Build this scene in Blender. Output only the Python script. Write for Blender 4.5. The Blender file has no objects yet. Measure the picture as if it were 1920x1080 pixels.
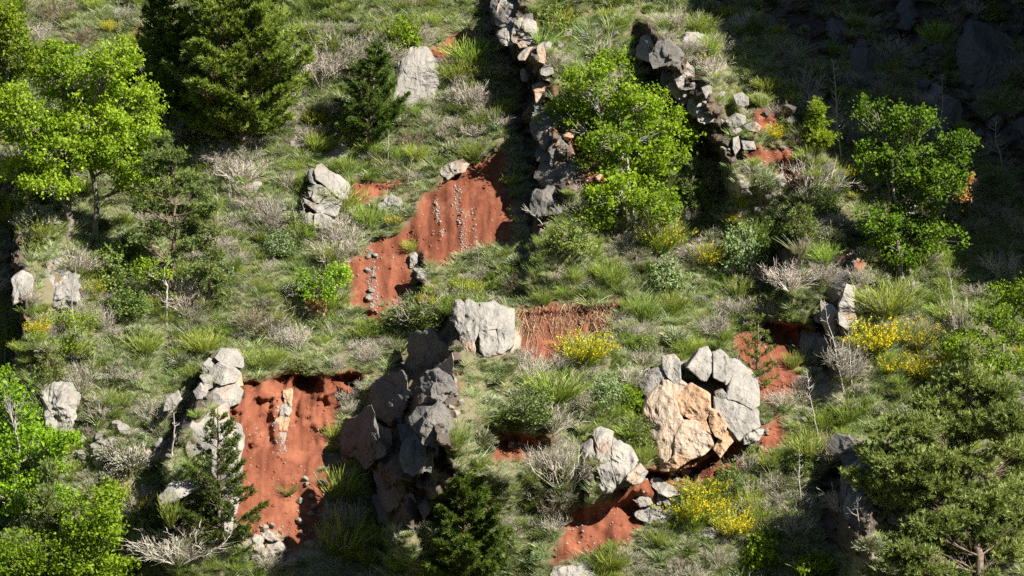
import bpy, math, random
import numpy as np

# ------------------------------------------------------------------ camera, sky, sun, exposure
sc = bpy.context.scene
COL = sc.collection
DIST = 120.0
PITCH = math.radians(5)
CAMH = DIST * math.tan(PITCH)
FRAME_W = 34.0
REACH = math.hypot(DIST, CAMH)
cam_data = bpy.data.cameras.new('camera')
cam = bpy.data.objects.new('camera', cam_data)
COL.objects.link(cam)
cam.location = (0, -DIST, CAMH)
cam.rotation_euler = (math.pi / 2 - PITCH, 0, 0)
cam_data.sensor_width = 36
cam_data.lens = 36 * REACH / FRAME_W
cam_data.clip_end = 2000
sc.camera = cam

SUN_AZ = math.radians(60)      # to the right of the line from the hill back to the camera
SUN_EL = math.radians(42)
SUN = np.array([math.sin(SUN_AZ) * math.cos(SUN_EL), -math.cos(SUN_AZ) * math.cos(SUN_EL), math.sin(SUN_EL)])
world = bpy.data.worlds.new('World')
sc.world = world
world.use_nodes = True
wn = world.node_tree
bg = wn.nodes['Background']
sky = wn.nodes.new('ShaderNodeTexSky')
sky.sky_type = 'NISHITA'
sky.sun_disc = False
sky.altitude = 1500
sky.air_density = 0.7
sky.dust_density = 0.3
sky.sun_elevation = SUN_EL
sky.sun_rotation = math.atan2(SUN[0], SUN[1])
wn.links.new(sky.outputs[0], bg.inputs[0])
bg.inputs[1].default_value = 0.05
sun_data = bpy.data.lights.new('sun', 'SUN')
sun_data.energy = 5.0
sun_data.angle = math.radians(0.5)
sun_data.color = (1.0, 0.94, 0.84)
sun = bpy.data.objects.new('sun', sun_data)
COL.objects.link(sun)
from mathutils import Vector
sun.rotation_euler = Vector(SUN).to_track_quat('Z', 'Y').to_euler()
sc.view_settings.view_transform = 'Standard'
sc.view_settings.look = 'None'
sc.view_settings.exposure = 1.35
sc.view_settings.gamma = 1
sc.view_settings.use_curve_mapping = False
sc.render.engine = 'CYCLES'
sc.cycles.max_bounces = 5
sc.cycles.diffuse_bounces = 1
sc.cycles.transmission_bounces = 3
sc.cycles.glossy_bounces = 2
sc.cycles.use_denoising = False

# ------------------------------------------------------------------ noise
def _h(ix, iy, iz):
    n = (ix.astype(np.uint32) * np.uint32(374761393)) ^ (iy.astype(np.uint32) * np.uint32(668265263)) ^ (iz.astype(np.uint32) * np.uint32(2147483647))
    n = (n ^ (n >> np.uint32(13))) * np.uint32(1274126177)
    n = (n ^ (n >> np.uint32(16))) * np.uint32(2246822519)
    n = n ^ (n >> np.uint32(15))
    return n

def perlin(p):
    p = np.asarray(p, float)
    i = np.floor(p).astype(np.int64)
    f = p - i
    u = f * f * f * (f * (f * 6 - 15) + 10)
    out = 0
    for dx in (0, 1):
        wx = u[:, 0] if dx else 1 - u[:, 0]
        for dy in (0, 1):
            wy = u[:, 1] if dy else 1 - u[:, 1]
            for dz in (0, 1):
                wz = u[:, 2] if dz else 1 - u[:, 2]
                h = _h(i[:, 0] + dx, i[:, 1] + dy, i[:, 2] + dz)
                a = (h & np.uint32(1023)) / 1023.0 * 2 - 1
                b = ((h >> np.uint32(10)) & np.uint32(1023)) / 1023.0 * 2 - 1
                c = ((h >> np.uint32(20)) & np.uint32(1023)) / 1023.0 * 2 - 1
                out = out + wx * wy * wz * (a * (f[:, 0] - dx) + b * (f[:, 1] - dy) + c * (f[:, 2] - dz))
    return out * 1.4

def fbm(p, octs=4, gain=0.5):
    p = np.asarray(p, float)
    s, a = 0, 1.0
    for k in range(octs):
        s = s + a * perlin(p * 2 ** k + 17.3 * k)
        a *= gain
    return s

def ridged(p, octs=4, gain=0.5):
    s, a = 0, 1.0
    for k in range(octs):
        s = s + a * (0.5 - np.abs(perlin(np.asarray(p) * 2 ** k + 9.1 * k)) * 1.6)
        a *= gain
    return s

# ------------------------------------------------------------------ the lens as numbers: photo point -> place on the hill
FPX = 1920 * REACH / FRAME_W
FW = np.array([0, math.cos(PITCH), -math.sin(PITCH)])
UP = np.array([0, math.sin(PITCH), math.cos(PITCH)])
RT = np.array([1.0, 0, 0])
CAM = np.array([0, -DIST, CAMH])
KS = 1.08                                   # the slope: metres back per metre up
PXM = FRAME_W / 1920                        # metres per photo pixel on the hill

def rays(px):
    px = np.atleast_2d(np.asarray(px, float))
    d = FW[None] * FPX + RT[None] * (px[:, :1] - 960) - UP[None] * (px[:, 1:2] - 540)
    return d / np.linalg.norm(d, axis=1, keepdims=True)

def on_slope(px):
    d = rays(px)
    s = (KS * CAM[2] - CAM[1]) / (d[:, 1] - KS * d[:, 2])
    return CAM[None] + d * s[:, None]

def at_depth(px, y):
    d = rays(px)
    return CAM[None] + d * ((y - CAM[1]) / d[:, 1])[:, None]

def crop(pts, x0, y0, s):
    return [(x0 + x / s, y0 + y / s) for x, y in pts]

# ------------------------------------------------------------------ terrain  y = F(x, z)
def axis(lo, hi, step, out_lo, out_hi):
    core = np.arange(lo, hi + step / 2, step)
    a, s, v = [], step, lo
    while v > out_lo:
        s *= 1.16; v -= s; a.append(v)
    b, s, v = [], step, hi
    while v < out_hi:
        s *= 1.16; v += s; b.append(v)
    return np.array(a[::-1] + list(core) + b)

GX = axis(-19.0, 19.5, 0.066, -90, 90)
GZ = axis(-11.5, 11.5, 0.066, -45, 70)
NX, NZ = len(GX), len(GZ)
XX, ZZ = np.meshgrid(GX, GZ)
P2 = np.stack([XX.ravel(), np.zeros(XX.size), ZZ.ravel()], 1)

def n2(scale, seed, octs=3):
    return fbm(P2 / scale + seed * 31.7, octs).reshape(XX.shape)

def smooth(t):
    t = np.clip(t, 0, 1)
    return t * t * (3 - 2 * t)

def inside(poly, X, Z):
    w = np.zeros(X.shape, bool)
    n = len(poly)
    for k in range(n):
        x1, z1 = poly[k]; x2, z2 = poly[(k + 1) % n]
        if z1 == z2: continue
        c = ((z1 > Z) != (z2 > Z)) & (X < (x2 - x1) * (Z - z1) / (z2 - z1) + x1)
        w ^= c
    return w

def blur(a, n):
    for _ in range(2):
        for ax in (0, 1):
            c = np.cumsum(np.concatenate([np.repeat(np.take(a, [0], ax), n + 1, ax), a, np.repeat(np.take(a, [-1], ax), n, ax)], ax), ax)
            k = 2 * n + 1
            if ax == 0: a = (c[k:] - c[:-k]) / k
            else: a = (c[:, k:] - c[:, :-k]) / k
    return a

WX = XX + 0.34 * n2(1.0, 1, 5); WZ = ZZ + 0.34 * n2(1.0, 2, 5)

def patch(poly_px, warp=True, soft=1):
    q = on_slope(poly_px)
    m = inside([(a[0], a[2]) for a in q], WX if warp else XX, WZ if warp else ZZ).astype(float)
    return blur(m, soft) if soft else m

RED = [
    [(905, 300), (945, 262), (957, 330), (968, 440), (905, 470), (830, 492), (775, 478), (768, 560), (740, 580), (690, 590), (655, 578), (652, 490), (700, 460), (760, 425), (790, 380), (840, 325)],
    [(797, 108), (860, 60), (890, 52), (858, 108), (815, 122)],
    [(648, 345), (700, 336), (772, 346), (722, 366), (668, 394), (648, 382)],
    [(437, 708), (545, 692), (640, 698), (692, 686), (684, 722), (655, 745), (622, 800), (607, 860), (592, 900), (545, 960), (540, 1005), (455, 1005), (447, 900), (440, 820), (415, 770)],
    [(962, 572), (1080, 566), (1170, 562), (1150, 600), (1070, 628), (1055, 668), (1000, 668), (960, 640)],
    [(1055, 955), (1130, 932), (1150, 900), (1215, 900), (1212, 930), (1185, 985), (1160, 1022), (1080, 1035), (1005, 1047), (1050, 1010)],
    [(905, 800), (960, 792), (1030, 800), (1020, 825), (930, 842)],
    [(1375, 650), (1425, 592), (1505, 598), (1525, 640), (1490, 700), (1455, 770), (1400, 730)],
    [(1410, 790), (1460, 765), (1480, 820), (1430, 850)],
    [(1555, 462), (1600, 452), (1618, 490), (1580, 515)],
    [(1458, 290), (1500, 280), (1512, 330), (1468, 345)],
    [(1385, 205), (1440, 190), (1470, 235), (1400, 240)],
    [(1395, 262), (1470, 258), (1490, 300), (1400, 300)],
    [(1010, 230), (1090, 250), (1150, 330), (1080, 360), (1010, 310)],
    [(672, 580), (725, 585), (722, 625), (690, 632)],
    [(250, 45), (272, 40), (272, 92), (255, 90)],
    [(1185, 850), (1240, 862), (1310, 838), (1385, 805), (1365, 900), (1200, 930)],
    [(765, 690), (870, 680), (860, 730), (820, 760)],
    [(530, 900), (640, 880), (600, 1000), (530, 1040)],
    [(985, 160), (1035, 160), (1040, 240), (985, 240)],
]
SCREE = [[(1330, 330), (1470, 320), (1480, 400), (1400, 430), (1340, 380)], [(150, 780), (300, 800), (330, 900), (200, 920), (150, 850)],
         [(440, 985), (600, 960), (640, 1060), (460, 1080)], [(1480, 640), (1560, 640), (1620, 800), (1480, 800)],
         [(970, 420), (1060, 430), (1080, 480), (980, 480)], [(1600, 960), (1700, 960), (1700, 1040), (1590, 1040)]]
SHADE_ROCK = [[(1330, 60), (1480, -60), (2000, -60), (2000, 420), (1850, 330), (1640, 190), (1450, 230)], [(880, -40), (1010, -40), (1010, 100), (960, 90), (890, 60)]]

red = np.zeros(XX.shape)
for p in RED: red = np.maximum(red, patch(p))
scree = np.zeros(XX.shape)
for p in SCREE: scree = np.maximum(scree, patch(p, soft=6))
shrock = np.zeros(XX.shape)
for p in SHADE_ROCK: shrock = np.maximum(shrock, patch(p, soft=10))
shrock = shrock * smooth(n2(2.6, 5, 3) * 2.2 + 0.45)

F = KS * ZZ + 0.9 * n2(9.0, 3, 2) + 0.34 * n2(2.6, 4, 3) * (1 - 0.75 * blur(red, 8))
F += 0.05 * n2(0.5, 6, 2) * (1 - red)

# faces that look left, away from the sun: (photo row, where the dark begins, crest)
WALLS = [
    ([(-30, 880, 960, 3.2), (70, 892, 978, 3.2), (150, 945, 1015, 2.8), (230, 955, 1045, 2.8), (330, 960, 1080, 3.1), (430, 970, 1010, 2.0)], 3.6, 0.68),
    ([(40, 1165, 1205, 2.2), (90, 1182, 1240, 3.0), (200, 1205, 1325, 3.6), (290, 1310, 1372, 3.0)], 4.0, 0.7),
    ([(580, 820, 862, 2.6), (640, 750, 862, 4.6), (700, 670, 848, 6.0), (760, 615, 835, 7.0), (860, 598, 805, 6.2), (950, 670, 775, 3.6)], 4.6, 0.62),
    ([(655, 365, 400, 1.4), (740, 325, 395, 2.6), (830, 280, 330, 2.4)], 3.0),
    ([(880, 308, 345, 2.0), (1010, 300, 345, 2.0)], 2.5),
    ([(400, -40, 50, 2.8), (500, 0, 75, 3.0), (620, 5, 60, 3.0), (720, -5, 42, 2.6)], 3.0),
    ([(408, 1425, 1490, 2.0), (510, 1380, 1475, 2.6)], 2.4),
    ([(470, 1545, 1592, 1.4), (600, 1500, 1560, 2.0), (690, 1515, 1552, 1.6)], 2.6),
    ([(825, 1520, 1600, 2.2), (900, 1500, 1610, 3.0), (1000, 1500, 1600, 3.0)], 3.0),
    ([(480, 770, 800, 0.8), (580, 770, 795, 0.8)], 1.5),
    ([(720, 800, 830, 0.9), (830, 830, 860, 0.9)], 1.6),
    ([(810, 1068, 1098, 1.0), (900, 1080, 1100, 0.9)], 1.6),
]
wall = np.zeros(XX.shape)
for rows, L, *fr_ in WALLS:
    yy = np.array([r[0] for r in rows])
    lo = on_slope([(r[1], r[0]) for r in rows]); hi = on_slope([(r[2], r[0]) for r in rows])
    zs = hi[::-1, 2]
    xl = np.interp(ZZ, zs, lo[::-1, 0]); xr = np.interp(ZZ, zs, hi[::-1, 0])
    D = xr - xl
    hb = min(3.0, max(1.0, 0.95 * max(r[3] for r in rows)))
    top = smooth((zs[-1] - ZZ) / 0.7 + 0.5)
    fade = smooth((ZZ - zs[0] + hb) / hb) * top
    xr = xr + 0.42 * n2(1.5, 8, 4) + 0.12 * n2(0.35, 9, 2)
    w = (fr_[0] if fr_ else 0.55) * D
    t = (XX - (xr - w)) / w
    step = smooth(t)
    d = np.interp(ZZ, zs, np.array([r[3] for r in rows])[::-1]) * fade
    F = F - d * step * np.clip(1 + 0.4 * n2(1.3, 14, 3), 0.5, 1.2) * np.exp(-np.maximum(XX - xr, 0) / L)
    wall = np.maximum(wall, smooth((ZZ - zs[0]) / 0.8 + 0.8) * top * smooth((t + 0.25) / 0.4) * (1 - smooth((t - 1.0) / 0.5)) * (D > 0.2))

# banks cut under their turf: (lip polyline, depth, height the bank runs down)
LIPS = [
    ([(438, 706), (545, 694), (640, 698), (690, 688)], 0.95, 3.2),
    ([(962, 574), (1080, 568), (1165, 566)], 0.9, 1.5),
    ([(1425, 594), (1505, 600), (1525, 612)], 1.0, 1.5),
    ([(1060, 950), (1205, 915)], 0.2, 1.2),
    ([(700, 344), (772, 348)], 0.6, 0.6),
    ([(672, 580), (722, 586)], 0.5, 0.7),
    ([(905, 798), (1030, 800)], 0.6, 0.8),
    ([(1200, 862), (1240, 872), (1300, 860), (1345, 825)], 1.2, 0.7),
    ([(790, 370), (840, 322), (905, 290), (945, 262)], 0.16, 2.0),
    ([(655, 482), (700, 458), (760, 424)], 0.16, 1.4),
    ([(1390, 236), (1450, 262), (1480, 285)], 0.6, 0.7),
]
for pl, d, hgt in LIPS:
    q = on_slope(pl)
    zl = np.interp(XX, q[:, 0], q[:, 2]) + 0.05 * n2(0.5, 11, 2)
    fx = smooth((XX - q[0, 0]) / 0.5 + 0.5) * smooth((q[-1, 0] - XX) / 0.5 + 0.5)
    t = (zl - ZZ)
    F = F + d * np.clip(1 + 1.2 * n2(0.7, 12, 4), 0.1, 1.7) * fx * smooth(t / 0.32) * (1 - smooth(t / hgt))

# the gullies and runnels washed down the bare red faces
rf = blur(red, 3)
F += rf * 0.09 * fbm(np.stack([XX.ravel() / 0.7 + 0.25 * ZZ.ravel(), np.zeros(XX.size), ZZ.ravel() / 2.6], 1), 3).reshape(XX.shape)
F += rf * (0.022 * n2(0.28, 21, 3) + 0.10 * fbm(np.stack([XX.ravel() / 0.3 + 0.3 * n2(1.2, 22, 2).ravel(), np.zeros(XX.size), ZZ.ravel() / 1.8], 1), 3).reshape(XX.shape))

rock = np.clip(np.maximum(wall, shrock), 0, 1)
# the buttress of the cliff that rises beyond the edge of the view and shades the gully
bz = np.array([-4, -2, 4.4, 8.0, 11, 13.4, 15.8, 18.4, 20.4, 22.9, 23.6, 24.0, 40, 90])
by = np.array([-4.6, -3.8, -3.6, -4.0, -2.7, -2.7, -2.7, -3.2, -2.4, -1.8, -0.7, 0.8, 18, 72])
but = np.interp(ZZ, bz, by) + 0.35 * n2(1.6, 31, 4) + 0.4 * n2(5, 32, 2)
tb = smooth((XX - 19.2 - 0.3 * n2(2.0, 33, 3)) / 1.8)
inb = tb * smooth((ZZ + 5) / 2.0)
F = np.where(but < F, F * (1 - inb) + but * inb, F)
rock = np.maximum(rock, inb * smooth((ZZ + 4) / 2) * smooth((30 - ZZ) / 4))
P3 = np.stack([XX.ravel(), F.ravel(), ZZ.ravel()], 1)
strata = ridged(P3 / np.array([1.1, 1.4, 0.7]), 5, 0.55).reshape(XX.shape)
big = ridged(P3 / np.array([2.1, 2.6, 1.5]) + 3.1, 3, 0.5).reshape(XX.shape)
F -= blur(rock, 1) * (0.55 * (big - 0.4) + 0.5 * (strata - 0.35) + 0.10 * fbm(P3 / 0.35, 3).reshape(XX.shape))

def sample(A, x, z):
    x = np.atleast_1d(x); z = np.atleast_1d(z)
    i = np.clip(np.searchsorted(GX, x) - 1, 0, NX - 2); j = np.clip(np.searchsorted(GZ, z) - 1, 0, NZ - 2)
    a = np.clip((x - GX[i]) / (GX[i + 1] - GX[i]), 0, 1); b = np.clip((z - GZ[j]) / (GZ[j + 1] - GZ[j]), 0, 1)
    return A[j, i] * (1 - a) * (1 - b) + A[j, i + 1] * a * (1 - b) + A[j + 1, i] * (1 - a) * b + A[j + 1, i + 1] * a * b

def hit(px):
    """where the line of sight through a photo point meets the hill"""
    d = rays(px)
    s = np.linspace(98, 150, 900)
    out = np.zeros((len(d), 3))
    for k in range(len(d)):
        P = CAM[None] + d[k][None] * s[:, None]
        g = P[:, 1] - sample(F, P[:, 0], P[:, 2])
        n = np.argmax(g > 0)
        if g[n] <= 0: n = len(s) - 1
        a = g[n - 1] / (g[n - 1] - g[n]) if n > 0 and g[n] != g[n - 1] else 0
        out[k] = P[n - 1] * (1 - a) + P[n] * a if n > 0 else P[0]
    return out

def project(P):
    v = np.atleast_2d(P) - CAM[None]
    w = v @ FW
    return np.stack([960 + FPX * (v @ RT) / w, 540 - FPX * (v @ UP) / w], 1)

# ------------------------------------------------------------------ mesh helpers
def mesh(name, V, quads=None, tris=None, tint=None, mats=(), smooth_shade=False, mask=None, mi=None):
    V = np.asarray(V, np.float32)
    nq = 0 if quads is None else len(quads); nt = 0 if tris is None else len(tris)
    loops = []
    if nq: loops.append(np.asarray(quads, np.int32).ravel())
    if nt: loops.append(np.asarray(tris, np.int32).ravel())
    loops = np.concatenate(loops)
    sizes = np.concatenate([np.full(nq, 4, np.int32), np.full(nt, 3, np.int32)])
    starts = np.concatenate([[0], np.cumsum(sizes)[:-1]]).astype(np.int32)
    me = bpy.data.meshes.new(name)
    me.vertices.add(len(V)); me.vertices.foreach_set('co', V.ravel())
    me.loops.add(len(loops)); me.loops.foreach_set('vertex_index', loops)
    me.polygons.add(len(sizes)); me.polygons.foreach_set('loop_start', starts); me.polygons.foreach_set('loop_total', sizes)
    me.polygons.foreach_set('use_smooth', np.full(len(sizes), smooth_shade, bool))
    if mi is not None: me.polygons.foreach_set('material_index', np.asarray(mi, np.int32))
    if tint is not None:
        at = me.attributes.new('tint', 'FLOAT', 'POINT'); at.data.foreach_set('value', np.asarray(tint, np.float32))
    if mask is not None:
        at = me.attributes.new('cover', 'FLOAT_COLOR', 'POINT'); at.data.foreach_set('color', np.asarray(mask, np.float32).ravel())
    for m in mats: me.materials.append(m)
    me.update(calc_edges=True)
    return me

def link(name, me, loc=(0, 0, 0), parent=None):
    o = bpy.data.objects.new(name, me)
    COL.objects.link(o)
    o.location = loc
    if parent is not None: o.parent = parent
    return o

USED = set()
def tag(o, label, cat, group=None):
    o['label'] = label; o['category'] = cat
    if group: o['group'] = group
    USED.add(label)
    return o

class Bag:
    """collects vertices, quads and triangles with a tint per vertex"""
    def __init__(s): s.V, s.Q, s.T, s.C, s.n = [], [], [], [], 0
    def add(s, V, Q=None, T=None, C=None):
        V = np.asarray(V, float).reshape(-1, 3)
        if Q is not None and len(Q): s.Q.append(np.asarray(Q) + s.n)
        if T is not None and len(T): s.T.append(np.asarray(T) + s.n)
        s.C.append(np.zeros(len(V)) if C is None else np.broadcast_to(C, (len(V),)))
        s.V.append(V); s.n += len(V)
    def mesh(s, name, mats, smooth_shade=False):
        return mesh(name, np.concatenate(s.V), np.concatenate(s.Q) if s.Q else None, np.concatenate(s.T) if s.T else None, np.concatenate(s.C), mats, smooth_shade)

def tube(bag, pts, rad, sides=5, tint=0.5):
    pts = np.asarray(pts, float); n = len(pts); rad = np.broadcast_to(rad, (n,))
    t = np.gradient(pts, axis=0); t /= np.linalg.norm(t, axis=1, keepdims=True) + 1e-9
    ref = np.array([0.31, 0.9, 0.29]) if abs(t[0, 2]) > 0.6 else np.array([0.1, 0.2, 1.0])
    u = np.cross(t, ref); u /= np.linalg.norm(u, axis=1, keepdims=True) + 1e-9
    v = np.cross(t, u)
    a = np.arange(sides) / sides * 2 * np.pi
    V = pts[:, None] + rad[:, None, None] * (np.cos(a)[None, :, None] * u[:, None] + np.sin(a)[None, :, None] * v[:, None])
    i = np.arange(n - 1)[:, None] * sides; j = np.arange(sides)[None]; k = (j + 1) % sides
    Q = np.stack([i + j, i + k, i + sides + k, i + sides + j], -1).reshape(-1, 4)
    bag.add(V, Q, C=tint)

def rvec(r, n):
    v = r.normal(size=(n, 3)); return v / (np.linalg.norm(v, axis=1, keepdims=True) + 1e-9)

def unit(v): return v / (np.linalg.norm(v, axis=-1, keepdims=True) + 1e-9)

def leaves(bag, c, size, r, up=0.5, tint=None, bend=0.25):
    """small folded leaves at the points c"""
    n = len(c)
    nrm = unit(rvec(r, n) + np.array([0.35, -0.45, 0.85]) * up)
    a = unit(np.cross(nrm, rvec(r, n))); b = np.cross(nrm, a)
    L = size * r.uniform(0.6, 1.25, n)[:, None]; W = L * r.uniform(0.55, 0.8, n)[:, None]
    V = np.stack([c - a * L * 0.5, c + b * W * 0.5 + nrm * L * bend * 0.5, c + a * L * 0.5, c - b * W * 0.5 + nrm * L * bend * 0.5], 1)
    k = np.arange(n)[:, None] * 4
    T = np.concatenate([k + np.array([[0, 1, 2]]), k + np.array([[0, 2, 3]])])
    t = r.uniform(0, 1, n) if tint is None else tint
    bag.add(V.reshape(-1, 3), T=T, C=np.repeat(t, 4))

def tufts(bag, c, d, size, r, blades=8, width=0.10, spread=0.75, tint=None):
    """needle sprays at the points c, opening along d"""
    n = len(c); m = n * blades
    cc = np.repeat(c, blades, 0); dd = unit(np.repeat(d, blades, 0) + rvec(r, m) * spread)
    s = unit(np.cross(dd, rvec(r, m)))
    L = np.repeat(size * r.uniform(0.7, 1.2, n), blades)[:, None] * r.uniform(0.7, 1.1, m)[:, None]
    V = np.stack([cc - s * L * width, cc + s * L * width, cc + dd * L], 1)
    k = np.arange(m)[:, None] * 3 + np.array([[0, 1, 2]])
    t = np.repeat(r.uniform(0, 1, n) if tint is None else tint, blades)
    bag.add(V.reshape(-1, 3), T=k, C=np.repeat(t, 3))

def ribbons(bag, pts, width, r, tint, taper=0.3):
    """pts (n, k, 3): thin flat stems"""
    n, k, _ = pts.shape
    t = unit(pts[:, -1] - pts[:, 0])
    s = unit(np.cross(t, rvec(r, n)))[:, None] * (np.linspace(1, taper, k)[None, :, None] * np.broadcast_to(width, (n,))[:, None, None] * 0.5)
    V = np.stack([pts - s, pts + s], 2).reshape(n, 2 * k, 3)
    base = np.arange(n)[:, None, None] * 2 * k
    j = np.arange(k - 1)[None, :, None] * 2
    Q = (base + j + np.array([0, 1, 3, 2])[None, None]).reshape(-1, 4)
    bag.add(V.reshape(-1, 3), Q, C=np.repeat(np.broadcast_to(tint, (n,)), 2 * k))

# ------------------------------------------------------------------ materials
def new_mat(name):
    m = bpy.data.materials.new(name); m.use_nodes = True
    nt = m.node_tree; nt.nodes.clear()
    out = nt.nodes.new('ShaderNodeOutputMaterial')
    return m, nt, out

def N(nt, kind, **kw):
    n = nt.nodes.new(kind)
    for k, v in kw.items():
        if k in n.inputs: n.inputs[k].default_value = v
        else: setattr(n, k, v)
    return n

def mixc(nt, fac, a, b, mode='MIX'):
    n = nt.nodes.new('ShaderNodeMix'); n.data_type = 'RGBA'; n.blend_type = mode
    for sock, v in ((n.inputs[0], fac), (n.inputs[6], a), (n.inputs[7], b)):
        if isinstance(v, (int, float)): sock.default_value = v
        elif isinstance(v, tuple): sock.default_value = (*v, 1)
        else: nt.links.new(v, sock)
    return n.outputs[2]

def ramp(nt, src, lo, hi):
    n = nt.nodes.new('ShaderNodeMapRange'); n.inputs[1].default_value = lo; n.inputs[2].default_value = hi
    nt.links.new(src, n.inputs[0]); return n.outputs[0]

def noise(nt, vec, scale, detail=4, rough=0.6):
    n = nt.nodes.new('ShaderNodeTexNoise'); n.inputs['Scale'].default_value = scale; n.inputs['Detail'].default_value = detail; n.inputs['Roughness'].default_value = rough
    nt.links.new(vec, n.inputs['Vector']); return n.outputs['Fac']

def math2(nt, op, a, b):
    n = nt.nodes.new('ShaderNodeMath'); n.operation = op
    for s, v in ((n.inputs[0], a), (n.inputs[1], b)):
        if isinstance(v, (int, float)): s.default_value = v
        else: nt.links.new(v, s)
    return n.outputs[0]

def plant_mat(name, a, b, trans=0.35, tcol=None, rough=0.6, vary=0.22):
    m, nt, out = new_mat(name)
    t = N(nt, 'ShaderNodeAttribute', attribute_name='tint').outputs['Fac']
    oi = N(nt, 'ShaderNodeObjectInfo').outputs['Random']
    col = mixc(nt, t, a, b)
    hsv = N(nt, 'ShaderNodeHueSaturation')
    nt.links.new(col, hsv.inputs['Color'])
    nt.links.new(ramp(nt, oi, -0.0, 1.0), hsv.inputs['Value'])
    mr = N(nt, 'ShaderNodeMapRange'); mr.inputs[3].default_value = 1 - vary; mr.inputs[4].default_value = 1 + vary
    nt.links.new(oi, mr.inputs[0]); nt.links.new(mr.outputs[0], hsv.inputs['Value'])
    mh = N(nt, 'ShaderNodeMapRange'); mh.inputs[3].default_value = 0.5 - 0.06 * vary; mh.inputs[4].default_value = 0.5 + 0.06 * vary
    sq = math2(nt, 'FRACT', math2(nt, 'MULTIPLY', oi, 7.31), 0)
    nt.links.new(sq, mh.inputs[0]); nt.links.new(mh.outputs[0], hsv.inputs['Hue'])
    bs = N(nt, 'ShaderNodeBsdfPrincipled', Roughness=rough)
    bs.inputs['Specular IOR Level'].default_value = 0.25
    nt.links.new(hsv.outputs[0], bs.inputs['Base Color'])
    if trans:
        tr = N(nt, 'ShaderNodeBsdfTranslucent')
        nt.links.new(mixc(nt, 1.0, hsv.outputs[0], tcol or (1.25, 1.3, 0.6), 'MULTIPLY'), tr.inputs[0])
        mx = N(nt, 'ShaderNodeMixShader'); mx.inputs[0].default_value = trans
        nt.links.new(bs.outputs[0], mx.inputs[1]); nt.links.new(tr.outputs[0], mx.inputs[2])
        nt.links.new(mx.outputs[0], out.inputs[0])
    else: nt.links.new(bs.outputs[0], out.inputs[0])
    return m

def rock_color(nt, vec, stain, tints=((0.36, 0.165, 0.075), (0.41, 0.315, 0.215))):
    """limestone: pale grey with lichen, thin dark joints and ochre stain; returns colour, height"""
    n1 = noise(nt, vec, 1.3, 6, 0.62); n2_ = noise(nt, vec, 7.0, 5, 0.7); n3 = noise(nt, vec, 28.0, 3, 0.7)
    c = mixc(nt, ramp(nt, n1, 0.35, 0.68), (0.205, 0.195, 0.177), (0.322, 0.300, 0.266))
    c = mixc(nt, math2(nt, 'MULTIPLY', ramp(nt, n2_, 0.56, 0.70), 0.6), c, (0.20, 0.195, 0.18))
    c = mixc(nt, math2(nt, 'MULTIPLY', ramp(nt, n3, 0.60, 0.74), 0.6), c, (0.11, 0.11, 0.10))
    s1 = noise(nt, vec, 0.95, 4, 0.6)
    sf = ramp(nt, s1, 0.66 - stain * 0.42, 0.80 - stain * 0.42)
    c = mixc(nt, math2(nt, 'MULTIPLY', sf, min(0.95, 0.35 + 0.6 * stain)), c, mixc(nt, ramp(nt, n2_, 0.3, 0.65), tints[0], tints[1]))
    vo = N(nt, 'ShaderNodeTexVoronoi', feature='DISTANCE_TO_EDGE'); vo.inputs['Scale'].default_value = 1.7
    wv = N(nt, 'ShaderNodeVectorMath', operation='ADD')
    nn = N(nt, 'ShaderNodeTexNoise'); nn.inputs['Scale'].default_value = 2.2; nt.links.new(vec, nn.inputs['Vector'])
    sc_ = N(nt, 'ShaderNodeVectorMath', operation='SCALE'); sc_.inputs[3].default_value = 0.7
    nt.links.new(nn.outputs['Color'], sc_.inputs[0]); nt.links.new(vec, wv.inputs[0]); nt.links.new(sc_.outputs[0], wv.inputs[1])
    nt.links.new(wv.outputs[0], vo.inputs['Vector'])
    crack = ramp(nt, vo.outputs['Distance'], 0.0, 0.02)
    h = math2(nt, 'ADD', math2(nt, 'MULTIPLY', n2_, 0.5), math2(nt, 'ADD', math2(nt, 'MULTIPLY', n3, 0.2), math2(nt, 'MULTIPLY', crack, 0.35)))
    return c, h

def rock_mat(name, stain, dim=1.0, tints=((0.36, 0.165, 0.075), (0.41, 0.315, 0.215))):
    m, nt, out = new_mat(name)
    tc = N(nt, 'ShaderNodeTexCoord'); oi = N(nt, 'ShaderNodeObjectInfo')
    ad = N(nt, 'ShaderNodeVectorMath', operation='ADD'); nt.links.new(tc.outputs['Object'], ad.inputs[0])
    cb = N(nt, 'ShaderNodeCombineXYZ'); k = math2(nt, 'MULTIPLY', oi.outputs['Random'], 37.0)
    for i in range(3): nt.links.new(k, cb.inputs[i])
    nt.links.new(cb.outputs[0], ad.inputs[1])
    c, h = rock_color(nt, ad.outputs[0], stain, tints)
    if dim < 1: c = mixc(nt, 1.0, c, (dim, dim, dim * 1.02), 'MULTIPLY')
    bs = N(nt, 'ShaderNodeBsdfPrincipled', Roughness=0.9); bs.inputs['Specular IOR Level'].default_value = 0.15
    bp = N(nt, 'ShaderNodeBump', Strength=0.7, Distance=0.08)
    nt.links.new(h, bp.inputs['Height']); nt.links.new(bp.outputs[0], bs.inputs['Normal'])
    nt.links.new(c, bs.inputs['Base Color']); nt.links.new(bs.outputs[0], out.inputs[0])
    return m

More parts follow.
